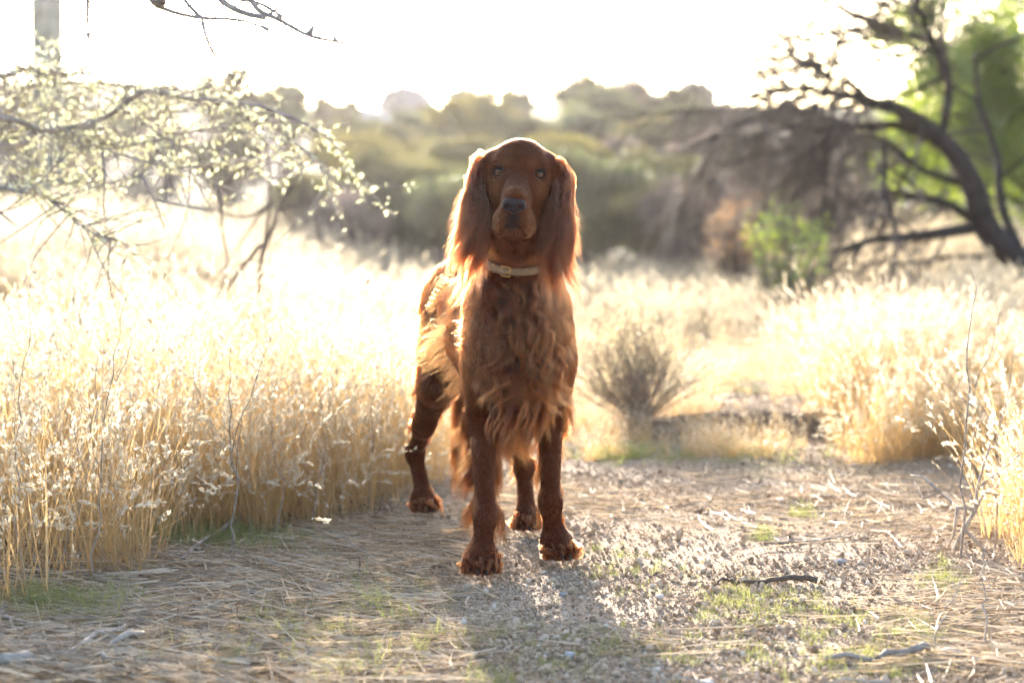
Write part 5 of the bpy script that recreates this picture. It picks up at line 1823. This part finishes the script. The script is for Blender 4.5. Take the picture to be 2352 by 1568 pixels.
    # ears
    for s, key in ((-1, 'left'), (1, 'right')):
        c, rr, T = EAR[key]
        lp = (hv - np.array(c)) * np.array([1, -1, 1]) @ T / np.array(rr)
        onear = (np.linalg.norm(lp, axis=1) < 1.15) & (s * hx > 0.052) & ((s * hx > 0.066) | (hz < -0.02))
        crown = is_head & (s * hx > 0.050) & (hz > -0.03) & (hz < 0.032) & (hf < -0.018) & (hf > -0.09)
        w = onear * (0.4 + (nrm[:, 1] < 0.3)) * (hz < 0.03) + crown * 0.8
        Gn = 230
        r, n0 = sample(w.astype(float), Gn)
        q = to_head(r)
        zz = q[:, 2]
        L = 0.075 + 0.05 * sstep(0.03, -0.12, zz) * 1.0
        L = 0.080 + 0.020 * (1 - sstep(-0.13, 0.0, zz)) + rng.uniform(-0.05, 0.045, Gn)
        lat = np.abs(q[:, 0]) - abs(c[0])

        def df(p, t, s=s):
            qq = to_head(p)
            lo = 1 - sstep(-0.19, -0.09, qq[:, 2])
            o = np.clip((s * qq[:, 0] - 0.085) / 0.03, -1, 1)
            d = np.stack([s * (0.01 + 0.10 * o + lo * (0.04 + 0.30 * np.clip(o, 0, 1))), 0.02 + 0 * lo, -1 + 0 * lo], -1)
            top = sstep(-0.02, 0.03, qq[:, 2])
            d[:, 0] += s * 0.5 * top
            return (d @ HRT) / np.linalg.norm(d, axis=1)[:, None]
        locks('ear_hair', r, n0, df, L, 32, 0.0036, 0.84, M_hair_ear, wave=0.42, wlen=0.10, K=14, lift=0.005, r0=0.00050, stray=0.05, up0=0.15, stiff=0.45)
        # a few stray wisps flying outward
        w2 = onear * (s * hx > 0.088)
        r, n0 = sample(w2.astype(float), 46)

        def df2(p, t, s=s):
            qq = to_head(p)
            k = 0.12 + 0.38 * t
            d = np.stack([s * np.full(len(p), k) + 0 * qq[:, 0], 0 * qq[:, 0], -np.ones(len(p))], -1)
            return (d @ HRT) / np.linalg.norm(d, axis=1)[:, None]
        locks('ear_wisp', r, n0, df2, rng.uniform(0.03, 0.085, 46), 16, 0.006, 0.3, M_hair_ear, wave=0.25, wlen=0.08, K=10, r0=0.00022, stray=0.22, up0=0.15, stiff=0.6)

    # chest: wavy locks down the middle, a longer fringe below
    def region(cx, cy, rx, ry, ymax=3.95, ymin=3.4):
        """front-facing skin that shows in an oval of the view"""
        P3 = bv
        t = P3[:, 1]
        px = 1176 + P3[:, 0] / t * F
        py = 520 + (CAMZ - P3[:, 2]) / t * F
        return ((((px - cx) / rx) ** 2 + ((py - cy) / ry) ** 2) < 1) & (nrm[:, 1] < -0.1) & (t < ymax) & (t > ymin) & ~is_head & ((P3 - COLLAR_C) @ COLLAR_A < -0.022)

    def dchest(ax, az, ay=-0.12):
        def f(p, t):
            d = np.tile([ax, ay, az], (len(p), 1)).astype(float)
            d[:, 0] += fbm(p[:, 0] * 14, p[:, 2] * 14, 77, 2) * 1.4
            return d / np.linalg.norm(d, axis=1)[:, None]
        return f
    for (cx, cy, rx, ry, ax, az, n, L, wv, wl, sp) in (
            (1190, 650, 45, 25, 0.15, -1.0, 12, 0.07, 0.6, 0.08, 0.006),
            (1165, 690, 38, 30, 0.55, -1.0, 22, 0.09, 1.1, 0.085, 0.005),
            (1195, 740, 36, 45, 0.45, -1.0, 34, 0.12, 1.0, 0.085, 0.005),
            (1235, 800, 36, 45, 0.35, -1.0, 24, 0.13, 1.0, 0.095, 0.005),
            (1160, 850, 45, 50, -0.25, -1.0, 15, 0.085, 1.0, 0.085, 0.006),
            (1262, 860, 30, 40, 0.05, -1.0, 12, 0.10, 0.9, 0.09, 0.005),
            (1190, 930, 75, 24, 0.0, -1.0, 34, 0.085, 0.45, 0.10, 0.005)):
        m = region(cx, cy, rx, ry)
        if m.sum() < 20: continue
        r, n0 = sample(m.astype(float), n)
        locks('chest_hair', r, n0, dchest(ax, az), rng.uniform(0.6, 1.2, n) * L, 30, sp * 0.8, 0.86, M_hair_long, wave=wv, wlen=wl, K=16, lift=0.006, r0=0.00040, stray=0.06, up0=0.4, stiff=0.3)
    # shaggier coat over the breast and shoulders, lying close
    m = region(1185, 780, 125, 140)
    r, n0 = sample(m.astype(float), 420)
    locks('breast_coat', r, n0, body_field, rng.uniform(0.020, 0.040, 420), 20, 0.007, 0.5, M_hair_body, wave=0.35, wlen=0.06, K=8, lift=0.002, r0=0.00028, stray=0.10, up0=0.2, stiff=0.3)

    # belly fringe behind the front legs
    m = (bv[:, 2] < 0.36) & (bv[:, 1] > 3.78) & (bv[:, 1] < 4.18) & (nrm[:, 2] < -0.45) & (np.abs(bv[:, 0] - 0.0) < 0.12)
    m &= bv[:, 2] > 0.26
    r, n0 = sample(m.astype(float), 110)
    locks('belly_fringe', r, n0, dchest(0.0, -1.0, 0.1), rng.uniform(0.05, 0.10, 110), 60, 0.006, 0.6, M_hair_long, wave=0.25, wlen=0.08, K=10, lift=0.003, stray=0.08, up0=0.3, stiff=0.3)

    # feathering at the back of the front legs
    def legm(x0, x1, y0, y1, z0, z1, cond):
        return (bv[:, 0] > x0) & (bv[:, 0] < x1) & (bv[:, 1] > y0) & (bv[:, 1] < y1) & (bv[:, 2] > z0) & (bv[:, 2] < z1) & cond
    ax_ = W(1110, 1060, 3.76)[0]
    m = legm(ax_ - 0.06, ax_ + 0.06, 3.62, 3.90, 0.11, 0.33, (nrm[:, 1] > 0.1) & (nrm[:, 0] < 0.5))
    r, n0 = sample(m.astype(float), 80)
    locks('leg_feathering', r, n0, lambda p, t: np.tile(np.array([-0.42, 0.35, -0.95]) / 1.1, (len(p), 1)), rng.uniform(0.05, 0.105, 80), 55, 0.004, 0.55, M_hair_long,
          wave=0.3, wlen=0.09, K=11, lift=0.002, stray=0.12, up0=0.5, stiff=0.4)
    m = legm(ax_ - 0.06, ax_ + 0.06, 3.62, 3.90, 0.12, 0.33, (nrm[:, 1] > -0.1) & (nrm[:, 0] > 0.3))
    r, n0 = sample(m.astype(float), 34)
    locks('leg_feathering', r, n0, lambda p, t: np.tile(np.array([0.14, 0.2, -1.0]), (len(p), 1)), rng.uniform(0.04, 0.10, 34), 50, 0.004, 0.6, M_hair_long,
          wave=0.25, wlen=0.09, K=11, lift=0.002, stray=0.08, up0=0.3, stiff=0.4)
    bx_ = W(1264, 1050, 3.88)[0]
    m = legm(bx_ - 0.06, bx_ + 0.06, 3.75, 4.05, 0.09, 0.32, (nrm[:, 1] > 0.0))
    r, n0 = sample(m.astype(float), 60)
    locks('leg_feathering', r, n0, lambda p, t: np.stack([np.sign(p[:, 0] - bx_) * 0.22, 0.3 + 0 * p[:, 0], -0.95 + 0 * p[:, 0]], -1), rng.uniform(0.03, 0.07, 60), 45, 0.004, 0.6, M_hair_long,
          wave=0.25, wlen=0.08, K=10, lift=0.002, stray=0.1, up0=0.4, stiff=0.4)
    # thighs, hocks
    m = legm(-0.30, -0.10, 4.12, 4.5, 0.30, 0.60, (nrm[:, 0] < 0.15) & (nrm[:, 1] < 0.6))
    r, n0 = sample(m.astype(float), 22)
    locks('thigh_feathering', r, n0, lambda p, t: np.tile(np.array([-0.45, 0.1, -0.85]), (len(p), 1)), rng.uniform(0.025, 0.05, 22), 45, 0.009, 0.35, M_hair_long,
          wave=0.10, wlen=0.09, K=9, lift=0.006, stray=0.1, up0=0.7, stiff=0.4)
    m = legm(-0.20, -0.10, 3.98, 4.22, 0.34, 0.50, (nrm[:, 0] < -0.4))
    r, n0 = sample(m.astype(float), 13)
    locks('flank_feathering', r, n0, lambda p, t: np.tile(np.array([-0.75, 0.3, -0.6]), (len(p), 1)), rng.uniform(0.04, 0.07, 13), 50, 0.014, 0.35, M_hair_long,
          wave=0.08, wlen=0.09, K=9, lift=0.006, stray=0.1, up0=0.8, stiff=0.5)
    m = legm(-0.33, -0.12, 4.2, 4.6, 0.13, 0.33, (nrm[:, 1] > 0.0))
    r, n0 = sample(m.astype(float), 50)
    locks('hock_feathering', r, n0, lambda p, t: np.tile(np.array([-0.35, 0.5, -0.8]), (len(p), 1)), rng.uniform(0.03, 0.055, 50), 45, 0.004, 0.6, M_hair_long,
          wave=0.2, wlen=0.08, K=9, lift=0.002, stray=0.1, up0=0.5, stiff=0.4)
    m = legm(-0.06, 0.08, 4.02, 4.34, 0.10, 0.34, (nrm[:, 1] > -0.3))
    r, n0 = sample(m.astype(float), 40)
    locks('hock_feathering', r, n0, lambda p, t: np.stack([np.sign(p[:, 0] - 0.02) * 0.3, 0.3 + 0 * p[:, 0], -0.9 + 0 * p[:, 0]], -1), rng.uniform(0.03, 0.06, 40), 40, 0.004, 0.6, M_hair_long,
          wave=0.2, wlen=0.08, K=9, lift=0.002, stray=0.1, up0=0.5, stiff=0.4)
    # tail
    m = legm(-0.17, -0.07, 4.40, 4.6, 0.08, 0.55, np.ones(len(bv), bool)) & (np.abs(bv[:, 0] + 0.12) < 0.04)
    r, n0 = sample(m.astype(float), 110)
    locks('tail_feathering', r, n0, lambda p, t: np.tile(np.array([-0.12, 0.15, -1.0]), (len(p), 1)), rng.uniform(0.06, 0.12, 110), 60, 0.006, 0.55, M_hair_long,
          wave=0.2, wlen=0.1, K=11, lift=0.002, stray=0.1, up0=0.3, stiff=0.4)
    # toe tufts
    rt, nt_, dt, lt = [], [], [], []
    for key, toes in LEGS.items():
        for a, (c, R) in enumerate(toes):
            m = (np.linalg.norm(bv - (c + R @ np.array([0, -0.004, 0.006])), axis=1) < 0.020) & (bv[:, 2] > 0.010)
            ids = rng.choice(np.nonzero(m)[0], 11)
            rt.append(bv[ids]); nt_.append(nrm[ids])
            dd = R @ np.array([0.0, -1.0, -0.55]); dt.append(np.tile(dd, (11, 1)))
    rt = np.concatenate(rt); nt_ = np.concatenate(nt_); dt = np.concatenate(dt)
    locks('toe_tuft', rt, nt_, lambda p, t: dt, rng.uniform(0.012, 0.022, len(rt)), 34, 0.003, 0.5, M_hair_body,
          wave=0.1, wlen=0.05, K=7, lift=0.003, r0=0.00028, stray=0.08, up0=0.45, stiff=0.2, coll=True)
    # whiskers
    m = (np.abs(hx) > 0.02) & (hf > 0.05) & (hz < -0.07) & (hz > -0.11)
    r, n0 = sample(m.astype(float), 16)
    P = grow(r, lambda p, t: n0 + np.array([0, -0.15, -0.25 - 0.5 * t]), rng.uniform(0.02, 0.045, 16), 6, coll=False)
    curves('whisker', P, 0.00016, 0.00005, M_hair_body)
    return dog


def build_collar():
    c = link('dog_collar', None, label='cream leather collar with a small brass buckle round the dog\'s neck', category='collar')
    m = mat_plain('cream leather', (0.28, 0.225, 0.16), 0.6, 0.12, 60, 0.35, 260, col2=(0.19, 0.15, 0.105))
    mb = mat_plain('worn brass', (0.72, 0.50, 0.22), 0.28, 0.1, 40, 0, metallic=1.0)
    a0 = COLLAR_C; axis = COLLAR_A
    ux = np.array([1, 0, 0.0]); ux -= axis * (ux @ axis); ux /= np.linalg.norm(ux)
    uy = np.cross(axis, ux)
    # find the coat's outline in the collar's plane, ring lies on it
    n = 96
    an = np.arange(n) * 2 * PI / n
    R = []
    for a in an:
        dr = ux * math.cos(a) + uy * math.sin(a)
        rs = np.arange(0.03, 0.14, 0.0015)
        s = gsample(a0 + dr[None, :] * rs[:, None])
        k = np.nonzero(s > 0)[0]
        R.append(rs[k[0]] if len(k) else 0.08)
    R = np.array(R)
    R = np.clip(R, 0.05, np.median(R) * 1.35)
    Rs = R.copy()
    for _ in range(12): Rs = (np.roll(Rs, 1) + Rs + np.roll(Rs, -1)) / 3
    R = np.maximum(R, Rs)
    for _ in range(3): R = (np.roll(R, 1) + R + np.roll(R, -1)) / 3
    R = R + 0.0070
    prof = [(-0.0080, 0), (-0.0090, 0.0012), (-0.0080, 0.0030), (0, 0.0034), (0.0080, 0.0030), (0.0090, 0.0012), (0.0080, 0.0), ]
    V = []
    for (h, d) in prof:
        V.append(a0 + (ux[None, :] * np.cos(an)[:, None] + uy[None, :] * np.sin(an)[:, None]) * (R + d)[:, None] + axis * h)
    V = np.stack(V, 1)
    k = len(prof)
    i = np.arange(n)[:, None]; i2 = (i + 1) % n; j = np.arange(k)[None, :]; j2 = (j + 1) % k
    q = np.stack([i * k + j, i2 * k + j, i2 * k + j2, i * k + j2], -1).reshape(-1, 4)
    link('band', mesh_np('band', V.reshape(-1, 3), q, m, True), c)

    def on(a, h, d):
        ii = a / (2 * PI) * n
        r = np.interp(ii % n, np.arange(n + 1), np.append(R, R[0])) + d
        return a0 + (ux * math.cos(a) + uy * math.sin(a)) * r + axis * h
    # the front of the ring points at the camera; the buckle sits a little to the viewer's left of it
    fr = an[np.argmin([on(a, 0, 0)[1] for a in an])]
    sgn = 1 if on(fr + 0.2, 0, 0)[0] > on(fr, 0, 0)[0] else -1
    ab = fr - sgn * 0.22
    g = Geo()
    loop = [on(ab - 0.085, -0.0115, 0.0045), on(ab + 0.085, -0.0115, 0.0045), on(ab + 0.085, 0.0115, 0.0045), on(ab - 0.085, 0.0115, 0.0045)]
    for a in range(4): g.tube([loop[a], loop[(a + 1) % 4]], 0.0014, 8)
    link('buckle', g.mesh('buckle', mb), c)
    g = Geo(); g.tube([on(ab - 0.085, 0, 0.0045), on(ab, 0, 0.0062), on(ab + 0.10, 0, 0.0045)], 0.0011, 8)
    link('buckle_prong', g.mesh('buckle_prong', mb), c)
    # the loose end of the strap held by a keeper
    ae = ab - sgn * 0.42
    strip = []
    aa = np.linspace(ab, ae, 9)
    for h in (-0.0068, 0.0068):
        strip.append([on(a, h * (1 if a != aa[-1] else 0.5), 0.0048) for a in aa])
    v = np.array(strip).reshape(-1, 3)
    q = [[a, a + 1, 9 + a + 1, 9 + a] for a in range(8)]
    o = link('strap_end', mesh_np('strap_end', v, np.array(q), m, True), c)
    md = o.modifiers.new('thick', 'SOLIDIFY'); md.thickness = 0.0022
    g = Geo()
    ak = ab - sgn * 0.26
    pp = [on(ak, -0.0100, 0.002), on(ak, -0.0095, 0.0058), on(ak, 0.0095, 0.0058), on(ak, 0.0100, 0.002)]
    g.tube(pp, 0.0013, 6)
    link('keeper', g.mesh('keeper', mb), c)
    return c


build_dog()
build_collar()


build_sticks()
build_litter()
build_grass()
